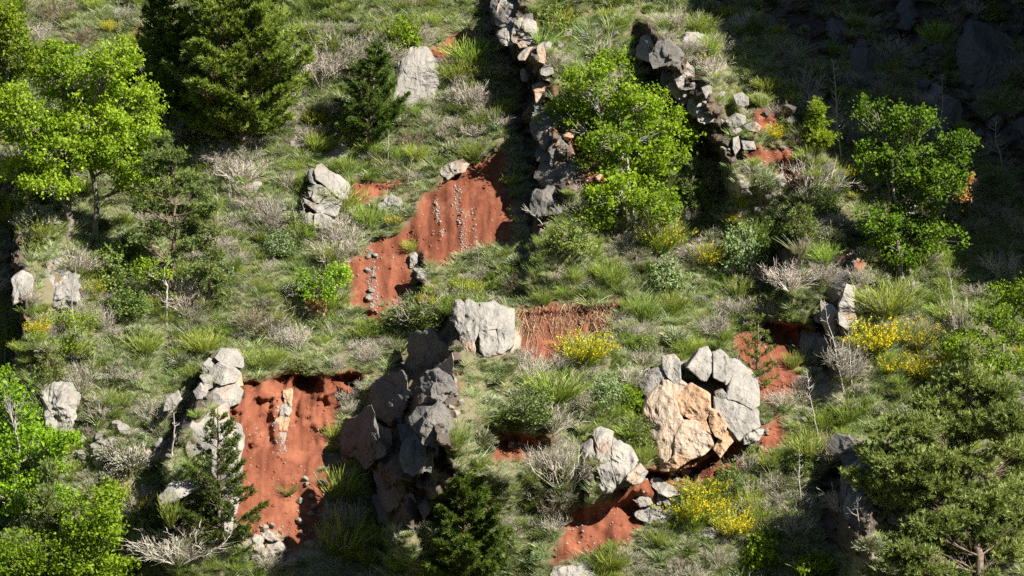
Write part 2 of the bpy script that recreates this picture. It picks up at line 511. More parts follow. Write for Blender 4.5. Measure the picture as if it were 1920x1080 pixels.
def simple_mat(name, a, b, scale, rough=0.9, bump=0.3):
    m, nt, out = new_mat(name)
    tc = N(nt, 'ShaderNodeTexCoord').outputs['Object']
    n1 = noise(nt, tc, scale, 5, 0.65)
    bs = N(nt, 'ShaderNodeBsdfPrincipled', Roughness=rough); bs.inputs['Specular IOR Level'].default_value = 0.15
    nt.links.new(mixc(nt, ramp(nt, n1, 0.35, 0.65), a, b), bs.inputs['Base Color'])
    bp = N(nt, 'ShaderNodeBump', Strength=bump, Distance=0.03); nt.links.new(n1, bp.inputs['Height']); nt.links.new(bp.outputs[0], bs.inputs['Normal'])
    nt.links.new(bs.outputs[0], out.inputs[0])
    return m

def terrain_mat():
    m, nt, out = new_mat('hill_ground')
    tc = N(nt, 'ShaderNodeTexCoord').outputs['Object']
    at = N(nt, 'ShaderNodeAttribute', attribute_name='cover')
    sp = N(nt, 'ShaderNodeSeparateColor'); nt.links.new(at.outputs['Color'], sp.inputs[0])
    n1 = noise(nt, tc, 0.9, 6, 0.65); n2_ = noise(nt, tc, 5.0, 5, 0.7); n3 = noise(nt, tc, 22.0, 4, 0.7)
    veg = mixc(nt, ramp(nt, n1, 0.35, 0.65), (0.115, 0.115, 0.06), (0.17, 0.14, 0.09))
    veg = mixc(nt, ramp(nt, n2_, 0.58, 0.72), veg, (0.21, 0.18, 0.125))
    veg = mixc(nt, ramp(nt, noise(nt, tc, 1.6, 4, 0.6), 0.64, 0.72), veg, (0.21, 0.085, 0.045))
    veg = mixc(nt, math2(nt, 'MULTIPLY', ramp(nt, n3, 0.55, 0.75), 0.6), veg, (0.05, 0.05, 0.03))
    st = N(nt, 'ShaderNodeMapping'); st.inputs['Scale'].default_value = (3.0, 0.6, 0.5); nt.links.new(tc, st.inputs[0])
    ns = noise(nt, st.outputs[0], 1.2, 7, 0.72)
    soil = mixc(nt, ramp(nt, ns, 0.35, 0.66), (0.115, 0.035, 0.019), (0.212, 0.077, 0.044))
    soil = mixc(nt, math2(nt, 'MULTIPLY', ramp(nt, n1, 0.52, 0.70), 0.65), soil, (0.31, 0.125, 0.068))
    soil = mixc(nt, math2(nt, 'MULTIPLY', ramp(nt, n3, 0.60, 0.72), 0.5), soil, (0.36, 0.18, 0.11))
    soil = mixc(nt, math2(nt, 'MULTIPLY', ramp(nt, n2_, 0.54, 0.70), 0.55), soil, (0.10, 0.028, 0.016))
    rc, rh = rock_color(nt, tc, 0.25)
    rc = mixc(nt, ramp(nt, n1, 0.35, 0.7), mixc(nt, 1.0, rc, (0.24, 0.222, 0.212), 'MULTIPLY'), mixc(nt, 1.0, rc, (0.50, 0.42, 0.36), 'MULTIPLY'))  # wall rock darkened: part of its shade is put into the colour
    scr = mixc(nt, ramp(nt, n3, 0.4, 0.62), (0.22, 0.16, 0.12), (0.50, 0.44, 0.38))
    c = mixc(nt, math2(nt, 'MULTIPLY', sp.outputs[2], 0.8), veg, scr)
    c = mixc(nt, sp.outputs[0], c, soil)
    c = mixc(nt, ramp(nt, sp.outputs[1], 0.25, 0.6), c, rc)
    bs = N(nt, 'ShaderNodeBsdfPrincipled', Roughness=0.95); bs.inputs['Specular IOR Level'].default_value = 0.1
    nt.links.new(c, bs.inputs['Base Color'])
    bp = N(nt, 'ShaderNodeBump', Strength=0.6, Distance=0.06)
    nt.links.new(math2(nt, 'ADD', math2(nt, 'MULTIPLY', n3, 0.5), math2(nt, 'ADD', math2(nt, 'MULTIPLY', n2_, 0.5), math2(nt, 'MULTIPLY', rh, sp.outputs[1]))), bp.inputs['Height'])
    nt.links.new(bp.outputs[0], bs.inputs['Normal']); nt.links.new(bs.outputs[0], out.inputs[0])
    return m

M = {
    'ground': terrain_mat(),
    'rock': rock_mat('pale_limestone', 0.12), 'rock_tan': rock_mat('tan_limestone', 0.48), 'rock_cream': rock_mat('cream_limestone', 0.9, 1.0, ((0.37, 0.225, 0.135), (0.37, 0.325, 0.265))), 'rock_dark': rock_mat('shade_dimmed_limestone', 0.1, 0.5), 'rock_ochre': rock_mat('ochre_limestone', 1.0), 'rock_mid': rock_mat('mottled_limestone', 0.35),  # the dimmed limestone is for shaded rock: its shade is in the colour
    'bark': simple_mat('grey_bark', (0.10, 0.085, 0.07), (0.24, 0.22, 0.19), 9), 'pale_bark': simple_mat('pale_bark', (0.22, 0.20, 0.18), (0.46, 0.44, 0.40), 7),
    'pine_bark': simple_mat('pine_bark', (0.08, 0.06, 0.045), (0.25, 0.19, 0.15), 8), 'dead_wood': simple_mat('bleached_wood', (0.26, 0.235, 0.20), (0.46, 0.43, 0.38), 6),
    'root': simple_mat('dry_roots', (0.16, 0.085, 0.05), (0.38, 0.25, 0.16), 8),
    'oak': plant_mat('oak_leaves', (0.11, 0.19, 0.010), (0.30, 0.43, 0.022), 0.45),
    'oak_yellow': plant_mat('young_oak_leaves', (0.13, 0.21, 0.012), (0.32, 0.43, 0.03), 0.45),
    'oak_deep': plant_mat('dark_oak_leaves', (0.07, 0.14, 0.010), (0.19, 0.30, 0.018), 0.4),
    'brown_leaf': plant_mat('withered_leaves', (0.30, 0.13, 0.05), (0.42, 0.22, 0.09), 0.3),
    'pine': plant_mat('pine_needles', (0.075, 0.125, 0.018), (0.23, 0.30, 0.055), 0.25),
    'pine_pale': plant_mat('soft_pine_needles', (0.10, 0.145, 0.04), (0.25, 0.30, 0.09), 0.25),
    'pine_dark': plant_mat('dark_needles', (0.05, 0.09, 0.014), (0.155, 0.215, 0.036), 0.22), 'juniper': plant_mat('juniper_sprays', (0.15, 0.24, 0.02), (0.28, 0.38, 0.035), 0.3),
    'broom': plant_mat('broom_stems', (0.15, 0.21, 0.035), (0.36, 0.43, 0.10), 0.28, vary=0.3),
    'yellow': plant_mat('yellow_blossom', (0.62, 0.42, 0.012), (0.80, 0.62, 0.02), 0.3, (1.1, 1.0, 0.4)),
    'leafy': plant_mat('shrub_leaves', (0.09, 0.135, 0.028), (0.20, 0.26, 0.06), 0.3, vary=0.3),
    'bluegreen': plant_mat('grey_green_leaves', (0.14, 0.21, 0.08), (0.26, 0.34, 0.15), 0.25),
    'thyme': plant_mat('thyme_sprigs', (0.19, 0.22, 0.12), (0.37, 0.39, 0.25), 0.15, vary=0.3),
    'mauve': plant_mat('mauve_blossom', (0.36, 0.29, 0.36), (0.52, 0.45, 0.50), 0.2, (1, 1, 1)),
    'dry': plant_mat('dry_twigs', (0.27, 0.235, 0.185), (0.54, 0.49, 0.41), 0.0, vary=0.25),
    'dry_brown': plant_mat('brown_twigs', (0.14, 0.10, 0.07), (0.30, 0.24, 0.17), 0.0, vary=0.25),
    'grass': plant_mat('green_grass', (0.17, 0.25, 0.06), (0.34, 0.42, 0.14), 0.3, vary=0.35),
    'grass_grey': plant_mat('grey_grass', (0.24, 0.30, 0.14), (0.43, 0.49, 0.26), 0.2, vary=0.35),
    'straw': plant_mat('dry_grass', (0.30, 0.27, 0.17), (0.50, 0.45, 0.31), 0.2, vary=0.3),
    'rosette': plant_mat('strap_leaves', (0.14, 0.22, 0.11), (0.24, 0.34, 0.18), 0.25),
}

# ------------------------------------------------------------------ the hillside
ii = np.arange(NZ - 1)[:, None] * NX + np.arange(NX - 1)[None]
quads = np.stack([ii, ii + 1, ii + NX + 1, ii + NX], -1).reshape(-1, 4)
cover = np.stack([red.ravel(), rock.ravel(), scree.ravel(), np.ones(XX.size)], 1)
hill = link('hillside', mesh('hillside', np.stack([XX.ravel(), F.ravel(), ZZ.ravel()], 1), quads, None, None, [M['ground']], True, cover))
hill['kind'] = 'structure'
fr = rock.ravel()[quads].mean(1) > 0.35
hill.data.polygons.foreach_set('use_smooth', ~fr)
SOLID = np.zeros(XX.shape)                       # where boulders stand: nothing grows there

# the other side of the valley, unseen: added to block sky and deepen shade
ox = np.linspace(-260, 260, 60); ot = np.linspace(0, 1, 30)
OX, OT = np.meshgrid(ox, ot)
OP = np.stack([OX.ravel() / 60, OT.ravel() * 4, np.zeros(OX.size)], 1)
bump = fbm(OP, 4).reshape(OX.shape) * 14 * OT
OY = -124 - 190 * OT; OZ = 6 + 120 * OT ** 1.05 + bump
low = np.stack([ox, np.full(60, -60.0), np.full(60, -60.0)], 1)
OV = np.concatenate([low, np.stack([OX, OY, OZ], -1).reshape(-1, 3)])
oi_ = np.arange(30)[:, None] * 60 + np.arange(59)[None]
oq = np.stack([oi_, oi_ + 1, oi_ + 61, oi_ + 60], -1).reshape(-1, 4)
ov = link('unseen_valley_side', mesh('unseen_valley_side', OV, oq, None, None, [simple_mat('unseen_wooded_slope', (0.03, 0.045, 0.02), (0.09, 0.10, 0.05), 0.4)], True))
ov['kind'] = 'structure'

# ------------------------------------------------------------------ rocks
def block_mesh(name, poly_px, thick, mat, seed, tilt=(0.0, 0.85), off=-0.12, rough=0.055, nt=64, facets=4, y=None, p=4.0, grow=1.12, solid=True, mass=None):
    """one weathered block: the outline seen from the valley, a bulged and facetted front, a back sunk in the hill"""
    r = np.random.default_rng(seed)
    poly = np.asarray(poly_px, float)
    cpx = (poly.min(0) + poly.max(0)) / 2 * 0.5 + poly.mean(0) * 0.5
    c = hit(cpx)[0]
    cy = (c[1] if y is None else y) + off
    c = at_depth(cpx, cy)[0]
    q = (at_depth(poly, cy) - c[None]) * grow
    x, z = q[:, 0], q[:, 2]
    size = math.sqrt(max((x.max() - x.min()) * (z.max() - z.min()), 0.02))
    th = np.arange(nt) / nt * 2 * np.pi
    rad = np.zeros(nt)
    for k in range(len(q)):
        x1, z1 = x[k], z[k]; x2, z2 = x[(k + 1) % len(q)], z[(k + 1) % len(q)]
        den = np.cos(th) * (z2 - z1) - np.sin(th) * (x2 - x1)
        den = np.where(np.abs(den) < 1e-9, 1e-9, den)
        t = (x1 * (z2 - z1) - z1 * (x2 - x1)) / den
        u = (x1 * np.sin(th) - z1 * np.cos(th)) / den
        ok = (t > 0) & (u >= -1e-6) & (u <= 1 + 1e-6)
        rad = np.where(ok, np.maximum(rad, t), rad)
    rad = np.where(rad <= 0, np.median(rad[rad > 0]) if (rad > 0).any() else 0.1, rad)
    nr = max(8, int(nt * 0.28))
    rho = np.concatenate([np.linspace(0.04, 0.86, nr - 4), [0.92, 0.965, 0.99, 1.0]])
    yf = -thick * np.sqrt(1 - np.minimum(rho, 1) ** p)
    rb = np.array([0.97, 0.85, 0.6, 0.3, 0.04]); yb = thick * 0.9 * np.sqrt(1 - rb ** 3)
    R = np.concatenate([rho, rb]); Y = np.concatenate([yf, yb]); front = np.concatenate([np.ones(len(rho)), np.zeros(len(rb))])
    X3 = R[:, None] * rad[None] * np.cos(th)[None]; Z3 = R[:, None] * rad[None] * np.sin(th)[None]; Y3 = np.repeat(Y[:, None], nt, 1)
    if mass is not None:
        Y3 = np.where(front[:, None] > 0, mass(X3 + c[0], Z3 + c[2]) - cy + r.normal(0, 0.04) + r.normal(0, 0.13) * X3 + r.normal(0, 0.10) * Z3 + 0.32 * thick * (1 - np.sqrt(1 - np.minimum(R, 1) ** 30))[:, None], np.maximum(Y3, 0.2 * thick) + np.maximum(mass(X3 + c[0], Z3 + c[2]) - cy, 0))
        facets = 0; tilt = (0, 0); rough = rough * 0.6
    for k in range(facets):
        a, b = r.normal(0, 0.36, 2)
        lim = -thick * r.uniform(0.72, 1.0) + a * X3 + b * Z3
        Y3 = np.where(front[:, None] > 0, np.maximum(Y3, np.minimum(lim, 0)), Y3)
    Pn = np.stack([X3, Y3, Z3], -1).reshape(-1, 3) + seed * 3.3
    dirs = unit(np.stack([X3, Y3 * 0.8 - thick * 0.3, Z3], -1).reshape(-1, 3))
    amp = rough * size ** 0.7
    g = amp * (0.8 * fbm(Pn / (0.55 * size), 3) + 0.55 * (ridged(Pn / (0.42 * size), 3) - 0.5)) + amp * 0.28 * fbm(Pn / 0.13, 3)
    V = np.stack([X3, Y3, Z3], -1).reshape(-1, 3) + dirs * g[:, None]
    V[:, 1] += tilt[0] * V[:, 0] + tilt[1] * V[:, 2]
    nrow = len(R)
    i = np.arange(nrow - 1)[:, None] * nt; j = np.arange(nt)[None]; k = (j + 1) % nt
    Q = np.stack([i + j, i + nt + j, i + nt + k, i + k], -1).reshape(-1, 4)[:, ::-1]
    V = np.concatenate([V, V[:nt].mean(0, keepdims=True), V[-nt:].mean(0, keepdims=True)])
    a = len(V) - 2
    T = np.concatenate([np.stack([np.full(nt, a), np.arange(nt), (np.arange(nt) + 1) % nt], 1)[:, ::-1] if False else np.stack([np.full(nt, a), (np.arange(nt) + 1) % nt, np.arange(nt)], 1),
                        np.stack([np.full(nt, a + 1), (nrow - 1) * nt + np.arange(nt), (nrow - 1) * nt + (np.arange(nt) + 1) % nt], 1)])
    me = mesh(name, V, Q, T, None, [mat], False)
    # mark the ground it covers
    w = hit(poly)
    ROCKBOX.append((poly[:, 0].min(), poly[:, 1].min(), poly[:, 0].max(), poly[:, 1].max()))
    if solid: SOLID[inside([(v[0], v[2]) for v in w], XX, ZZ)] = 1
    return me, c

SEED = [100]
ROCKBOX = []
LM = []                                             # landmarks for the labels of smaller things
def boulder(poly, thick, mat, label, cat='boulder', group=None, **kw):
    SEED[0] += 1
    kw.setdefault('off', 0.02); kw.setdefault('rough', 0.10)
    me, c = block_mesh('boulder', poly, thick, M[mat], SEED[0], **kw)
    return tag(link('boulder' if cat == 'boulder' else 'stone', me, c), label, cat, group or ('boulders of the slope' if cat == 'boulder' else 'loose stones on the slope'))

def hull(p):
    p = sorted(map(tuple, p))
    def half(q):
        o = []
        for a in q:
            while len(o) > 1 and (o[-1][0] - o[-2][0]) * (a[1] - o[-2][1]) - (o[-1][1] - o[-2][1]) * (a[0] - o[-2][0]) <= 0: o.pop()
            o.append(a)
        return o[:-1]
    return np.array(half(p) + half(p[::-1]))

def outcrop(name, label, blocks, cat='rock outcrop', core=0, bulk=0.85, relief=0.38, fwd=0.15, core_scale=0.93):
    """blocks: (outline, thickness, material[, extras]); one Empty at the foot, each block a part"""
    allp = np.concatenate([np.asarray(b[0]) for b in blocks])
    foot = hit([(allp[:, 0].mean(), allp[:, 1].max())])[0]
    root = link(name, None, foot)
    tag(root, label, cat)
    if core:
        h = hull(allp); h = h.mean(0) + (h - h.mean(0)) * core_scale
        SEED[0] += 1
        me, c = block_mesh('rock_core', h, core, M['rock_mid'], SEED[0], off=0.25, grow=1.0, tilt=(0.0, 0.85), p=3.0, solid=False)
        link('rock_core', me, c - foot, root)
    mid = (allp.min(0) + allp.max(0)) / 2
    p0 = hit([mid])[0]
    surf = None
    if core:
        p0 = p0 + np.array([0, -fwd, 0])
        hp = at_depth(hull(allp), p0[1]) - at_depth([mid], p0[1])
        ha = np.arctan2(hp[:, 2], hp[:, 0]); o_ = np.argsort(ha); hr = np.hypot(hp[:, 0], hp[:, 2])
        m0 = at_depth([mid], p0[1])[0]; sd = SEED[0] * 1.7
        def surf(x, z):
            dx, dz = x - m0[0], z - m0[2]
            rr = np.interp(np.arctan2(dz, dx), ha[o_], hr[o_], period=2 * np.pi)
            d = np.clip(np.hypot(dx, dz) / rr, 0, 1.02)
            q = np.stack([x.ravel(), z.ravel() * 0 + sd, z.ravel()], 1)
            n = (0.30 * (ridged(q / 0.75, 4, 0.55) - 0.4) + 0.16 * fbm(q / 0.5, 2)).reshape(x.shape)
            return p0[1] + 0.85 * dz - bulk * np.sqrt(np.maximum(1 - d ** 3.5, 0)) - n * relief
    for b in blocks:
        SEED[0] += 1
        bp = np.asarray(b[0], float).mean(0)
        hb_ = hit([bp])[0]
        zb = at_depth([bp], p0[1])[0][2]
        kw = dict(p=9.0, grow=1.15 if core else 1.12, rough=0.05, off=0.0 if core else -0.2, mass=surf, y=min(p0[1] + 0.9 * (zb - p0[2]), hb_[1] + 0.1))
        kw.update(b[3] if len(b) > 3 else {})
        if core: kw['off'] = 0.0; kw['y'] = p0[1] + 0.85 * (zb - p0[2])
        me, c = block_mesh('rock_block', b[0], b[1], M[b[2]], SEED[0], **kw)
        link('rock_block', me, c - foot, root)
    return root

A = lambda pts: crop(pts, 720, 550, 6.75)
outcrop('split_outcrop', 'big pale limestone block split by cracks beside the bank of hanging roots', core=0.45, blocks=[
    (A([(905, 130), (960, 115), (1018, 150), (1028, 260), (1005, 370), (970, 460), (935, 420), (905, 380), (890, 250), (880, 190)]), 0.55, 'rock', dict(tilt=(-0.1, 0.85))),
    (A([(1024, 150), (1070, 110), (1130, 140), (1200, 160), (1218, 260), (1203, 380), (1180, 470), (1140, 550), (1090, 560), (1000, 510), (980, 430), (1018, 370), (1035, 260)]), 0.65, 'rock'),
    (A([(1232, 140), (1400, 130), (1480, 180), (1620, 210), (1630, 415), (1420, 398), (1230, 425), (1212, 380), (1227, 250)]), 0.6, 'rock', dict(p=6)),
    (A([(1200, 480), (1290, 412), (1430, 402), (1450, 610), (1400, 720), (1340, 760), (1270, 730), (1225, 650), (1220, 550)]), 0.75, 'rock', dict(p=6)),
    (A([(1434, 407), (1630, 438), (1645, 560), (1620, 640), (1500, 720), (1430, 700), (1455, 600)]), 0.7, 'rock', dict(p=6)),
    (A([(965, 540), (1060, 575), (1130, 590), (1150, 680), (1120, 860), (1030, 830), (930, 770), (960, 690)]), 0.5, 'rock_tan'),
    (A([(1640, 500), (1710, 510), (1740, 600), (1720, 690), (1650, 750), (1540, 765), (1640, 650)]), 0.4, 'rock_mid'),
    (A([(1270, 765), (1400, 735), (1530, 735), (1540, 820), (1400, 850), (1300, 840)]), 0.35, 'rock_tan'),
    (A([(1190, 790), (1215, 770), (1240, 800), (1215, 830)]), 0.12, 'rock', dict(nt=32)),
])
B = lambda pts: crop(pts, 1070, 640, 3.087)
outcrop('ochre_outcrop', 'large rounded outcrop of ochre stained and grey limestone above a dark undercut', fwd=0.35, core_scale=0.8, relief=0.45, core=0.45, blocks=[
    (B([(530, 90), (600, 80), (625, 110), (625, 200), (590, 215), (550, 180), (530, 140)]), 0.45, 'rock'),
    (B([(450, 180), (525, 140), (550, 195), (530, 260), (460, 290), (410, 290), (400, 240)]), 0.4, 'rock'),
    (B([(430, 360), (520, 280), (600, 345), (615, 420), (645, 455), (600, 540), (570, 600), (545, 690), (500, 670), (440, 560), (470, 490), (415, 440)]), 0.7, 'rock_cream', dict(off=-0.1)),
    (B([(612, 295), (700, 250), (790, 300), (790, 370), (720, 455), (690, 430), (640, 400), (604, 350)]), 0.55, 'rock_ochre'),
    (B([(530, 220), (620, 210), (660, 240), (608, 290), (598, 330), (540, 290)]), 0.45, 'rock_cream'),
    (B([(604, 540), (650, 462), (720, 462), (810, 520), (815, 590), (760, 630), (680, 655), (600, 632)]), 0.85, 'rock_cream', dict(off=-0.15)),
    (B([(650, 410), (690, 436), (720, 462), (800, 505), (770, 440), (800, 380), (750, 420)]), 0.3, 'rock_ochre'),
    (B([(670, 130), (740, 50), (790, 40), (812, 80), (808, 140), (770, 200), (740, 190), (720, 170)]), 0.5, 'rock'),
    (B([(822, 70), (870, 55), (908, 90), (897, 170), (870, 205), (817, 180)]), 0.6, 'rock'),
    (B([(905, 105), (960, 95), (1010, 148), (935, 182), (890, 230), (885, 195)]), 0.55, 'rock'),
    (B([(940, 190), (1018, 152), (1070, 220), (1080, 280), (1075, 340), (1030, 358), (960, 318), (900, 308), (912, 250)]), 0.65, 'rock', dict(p=5)),
    (B([(840, 322), (900, 318), (970, 328), (1030, 368), (1070, 395), (1070, 470), (1000, 500), (960, 540), (930, 500), (890, 460), (840, 390)]), 0.65, 'rock', dict(p=5)),
    (B([(1000, 540), (1060, 505), (1115, 515), (1090, 560), (1040, 585), (1000, 580)]), 0.35, 'rock'),
    (B([(795, 385), (845, 395), (892, 462), (862, 540), (822, 515), (800, 470)]), 0.25, 'rock_ochre', dict(off=0.1)),
    (B([(822, 600), (880, 525), (925, 505), (955, 548), (905, 590), (860, 640)]), 0.25, 'rock_ochre', dict(off=0.1, rough=0.1)),
    (B([(500, 700), (560, 690), (600, 650), (690, 665), (600, 730), (520, 740)]), 0.3, 'rock_ochre', dict(off=0.3, rough=0.1)),
    (B([(830, 285), (870, 265), (900, 300), (840, 318)]), 0.25, 'rock_mid', dict(nt=40)),
])
outcrop('grey_outcrop', 'grey fluted outcrop with dark streaks just downhill from the ochre stained one', bulk=0.75, relief=0.7, fwd=0.3, core=0.45, blocks=[
    (B([(62, 620), (120, 580), (142, 640), (128, 720), (100, 800), (65, 790), (80, 720)]), 0.5, 'rock'),
    (B([(138, 545), (180, 530), (255, 560), (235, 600), (228, 690), (255, 790), (220, 840), (180, 790), (150, 700), (148, 620)]), 0.55, 'rock_mid', dict(rough=0.10)),
    (B([(242, 600), (290, 590), (350, 630), (380, 680), (350, 730), (320, 760), (270, 790), (240, 700)]), 0.55, 'rock'),
    (B([(330, 752), (400, 710), (440, 760), (415, 800), (370, 810), (320, 780)]), 0.4, 'rock_mid'),
    (B([(150, 832), (200, 785), (238, 830), (200, 872), (160, 860)]), 0.35, 'rock'),
])
boulder(B([(460, 812), (520, 802), (600, 850), (620, 880), (560, 892), (500, 872)]), 0.45, 'rock', 'upper grey slab of the pile beside the bare red bank low on the slope', off=-0.2)
boulder(B([(380, 990), (450, 950), (570, 945), (585, 985), (540, 1035), (450, 1040), (390, 1020)]), 0.5, 'rock', 'lowest flat grey boulder of the pile beside the small red bank')
boulder(B([(360, 912), (420, 882), (490, 930), (400, 952)]), 0.35, 'rock_mid', 'half shaded boulder between two grey slabs by the small red bank')
boulder(B([(505, 880), (555, 895), (575, 940), (500, 940)]), 0.35, 'rock', 'dark sided boulder propping up the upper grey slab')
Cc = lambda pts: crop(pts, 540, 300, 7.714)
outcrop('cracked_boulder', 'pale boulder cracked into many blocks standing alone on the grassy slope', bulk=0.5, relief=0.25, fwd=0.5, core=0.45, blocks=[
    (Cc([(440, 100), (500, 95), (600, 170), (740, 230), (850, 330), (895, 450), (850, 520), (790, 540), (690, 480), (605, 400), (520, 325), (445, 280), (405, 170)]), 0.5, 'rock', dict(p=6)),
    (Cc([(280, 160), (340, 130), (398, 140), (436, 280), (410, 330), (330, 300), (290, 220)]), 0.35, 'rock'),
    (Cc([(300, 380), (380, 340), (470, 352), (560, 405), (610, 475), (560, 498), (460, 478), (390, 440), (310, 420)]), 0.45, 'rock'),
    (Cc([(360, 522), (380, 455), (440, 475), (515, 522), (460, 600), (400, 588)]), 0.4, 'rock'),
    (Cc([(535, 520), (620, 505), (720, 565), (785, 560), (770, 635), (665, 608)]), 0.4, 'rock'),
    (Cc([(250, 542), (330, 585), (440, 640), (525, 565), (590, 572), (640, 632), (740, 642), (700, 785), (640, 785), (540, 745), (440, 745), (340, 660), (260, 600)]), 0.5, 'rock'),
    (Cc([(260, 785), (320, 765), (385, 795), (380, 900), (330, 1000), (260, 860)]), 0.4, 'rock_mid'),
    (Cc([(400, 785), (500, 775), (620, 830), (650, 890), (600, 1000), (500, 990), (392, 950)]), 0.45, 'rock'),
    (Cc([(150, 740), (230, 740), (258, 860), (240, 960), (170, 900)]), 0.35, 'rock', dict(off=0.25)),
    (Cc([(255, 250), (285, 235), (302, 280), (270, 300)]), 0.12, 'rock', dict(nt=32)),
    (Cc([(300, 450), (350, 445), (370, 500), (330, 520)]), 0.2, 'rock', dict(nt=40)),
])
boulder(Cc([(870, 680), (940, 650), (1000, 680), (960, 750), (890, 750)]), 0.15, 'rock_mid', 'small stone on red earth beside the boulder cracked into many blocks', 'stone', nt=40)
boulder(Cc([(1290, 650), (1400, 560), (1500, 520), (1600, 560), (1640, 640), (1640, 750), (1500, 730), (1350, 720)]), 0.3, 'rock', 'low rounded pale boulder in the grass above the stepped red scar')
T = lambda pts: crop(pts, 270, 640, 2.571)
outcrop('stacked_outcrop', 'tower of stacked limestone blocks on the edge of the deep red bank', core=0.0, blocks=[
    (T([(345, 75), (370, 40), (440, 45), (475, 80), (480, 120), (430, 110), (390, 105)]), 0.5, 'rock', dict(off=-0.15)),
    (T([(320, 140), (360, 107), (430, 130), (465, 155), (440, 190), (380, 200), (330, 180)]), 0.5, 'rock'),
    (T([(310, 260), (360, 215), (440, 210), (475, 240), (460, 290), (400, 310), (340, 320)]), 0.6, 'rock_mid'),
    (T([(280, 110), (310, 85), (343, 100), (318, 140), (290, 150)]), 0.35, 'rock'),
    (T([(270, 170), (320, 160), (345, 210), (310, 225)]), 0.35, 'rock'),
    (T([(240, 240), (270, 205), (308, 230), (300, 270), (260, 270)]), 0.35, 'rock'),
    (T([(110, 270), (160, 245), (180, 280), (150, 320), (100, 330)]), 0.35, 'rock'),
    (T([(395, 195), (465, 165), (478, 210), (420, 212)]), 0.3, 'rock_ochre'),
])
outcrop('tan_outcrop', 'tall tan and grey rock wall behind the young pine beside the deep red bank', core=0.0, blocks=[
    (T([(240, 380), (300, 365), (340, 350), (375, 320), (400, 335), (405, 390), (460, 410), (480, 460), (465, 560), (440, 580), (400, 500), (330, 500), (240, 540), (215, 490)]), 0.6, 'rock_tan', dict(rough=0.06)),
    (T([(330, 510), (400, 510), (440, 590), (470, 600), (465, 690), (380, 720), (330, 620)]), 0.5, 'rock_mid'),
    (T([(380, 725), (462, 700), (455, 780), (430, 905), (400, 900), (370, 800)]), 0.5, 'rock'),
    (T([(80, 740), (130, 690), (210, 680), (240, 720), (160, 760), (100, 790)]), 0.4, 'rock'),
    (T([(240, 550), (325, 520), (330, 620), (370, 720), (250, 720)]), 0.45, 'rock', dict(off=0.1)),
])
boulder(T([(555, 910), (600, 910), (650, 950), (620, 960), (570, 940)]), 0.25, 'rock', 'topmost grey slab of the rock heap at the foot of the deep red bank')
boulder(T([(505, 960), (545, 930), (585, 950), (560, 990), (520, 1005)]), 0.25, 'rock_tan', 'small tan block of the rock heap at the foot of the deep red bank')
boulder(T([(555, 990), (610, 950), (670, 980), (690, 1010), (640, 1035), (580, 1020)]), 0.35, 'rock_tan', 'largest rounded tan block of the rock heap below the deep red bank')
outcrop('rock_rib', 'narrow rib of tan broken rock standing out of the deep red bank', [
    ([(531, 735), (546, 731), (548, 758), (534, 762)], 0.2, 'rock_ochre', dict(nt=40, rough=0.12, off=0.0)), ([(526, 762), (545, 757), (543, 785), (524, 788)], 0.2, 'rock_tan', dict(nt=40, rough=0.12, off=0.0)),
    ([(517, 786), (530, 782), (528, 806), (514, 804)], 0.18, 'rock_ochre', dict(nt=40, rough=0.12, off=0.0)), ([(530, 788), (542, 786), (538, 812), (528, 815)], 0.18, 'rock_ochre', dict(nt=40, rough=0.12, off=0.0)),
    ([(522, 815), (536, 814), (536, 846), (527, 848)], 0.18, 'rock_tan', dict(nt=40, rough=0.12, off=0.0))])
boulder([(78, 735), (95, 722), (130, 725), (143, 745), (140, 790), (120, 803), (95, 797), (85, 770)], 0.6, 'rock', 'rugged grey boulder above the bright green tree with furrowed flank', rough=0.17, p=3)
boulder([(80, 540), (85, 512), (110, 505), (145, 520), (148, 560), (120, 575), (85, 565)], 0.5, 'rock', 'pale boulder below the forked oak beside a bare grey stick', rough=0.16, p=3)
boulder([(85, 490), (110, 482), (120, 500), (95, 508)], 0.25, 'rock_mid', 'small dark stone perched on the pale boulder below the forked oak', 'stone', nt=40)
boulder([(20, 525), (40, 512), (62, 525), (60, 560), (30, 565)], 0.35, 'rock_mid', 'grey boulder with a dark flank at the top of the shady gully')
boulder([(745, 185), (748, 120), (765, 92), (795, 92), (815, 120), (821, 160), (807, 192), (772, 196)], 0.45, 'rock', 'smooth pale upright slab beside the dense little pine', rough=0.09, p=3.2, facets=1)
boulder([(600, 295), (620, 282), (640, 270), (658, 282), (655, 298), (620, 303)], 0.3, 'rock', 'flat pale layered rock uphill from the boulder cracked into many blocks')
boulder([(537, 275), (545, 258), (570, 255), (577, 268), (560, 280)], 0.25, 'rock', 'low grey rock just downhill from the big dark pine')
boulder([(823, 318), (840, 308), (865, 300), (879, 308), (868, 322), (840, 335)], 0.35, 'rock_mid', 'tilted grey slab perched on the top edge of the great red scar', off=-0.1)
boulder([(464, 350), (478, 341), (490, 345), (488, 360), (470, 366)], 0.2, 'rock', 'small white stone alone in grass below the big dark pine', 'stone', nt=40)
Gc = lambda pts: crop(pts, 880, 40, 3.6)
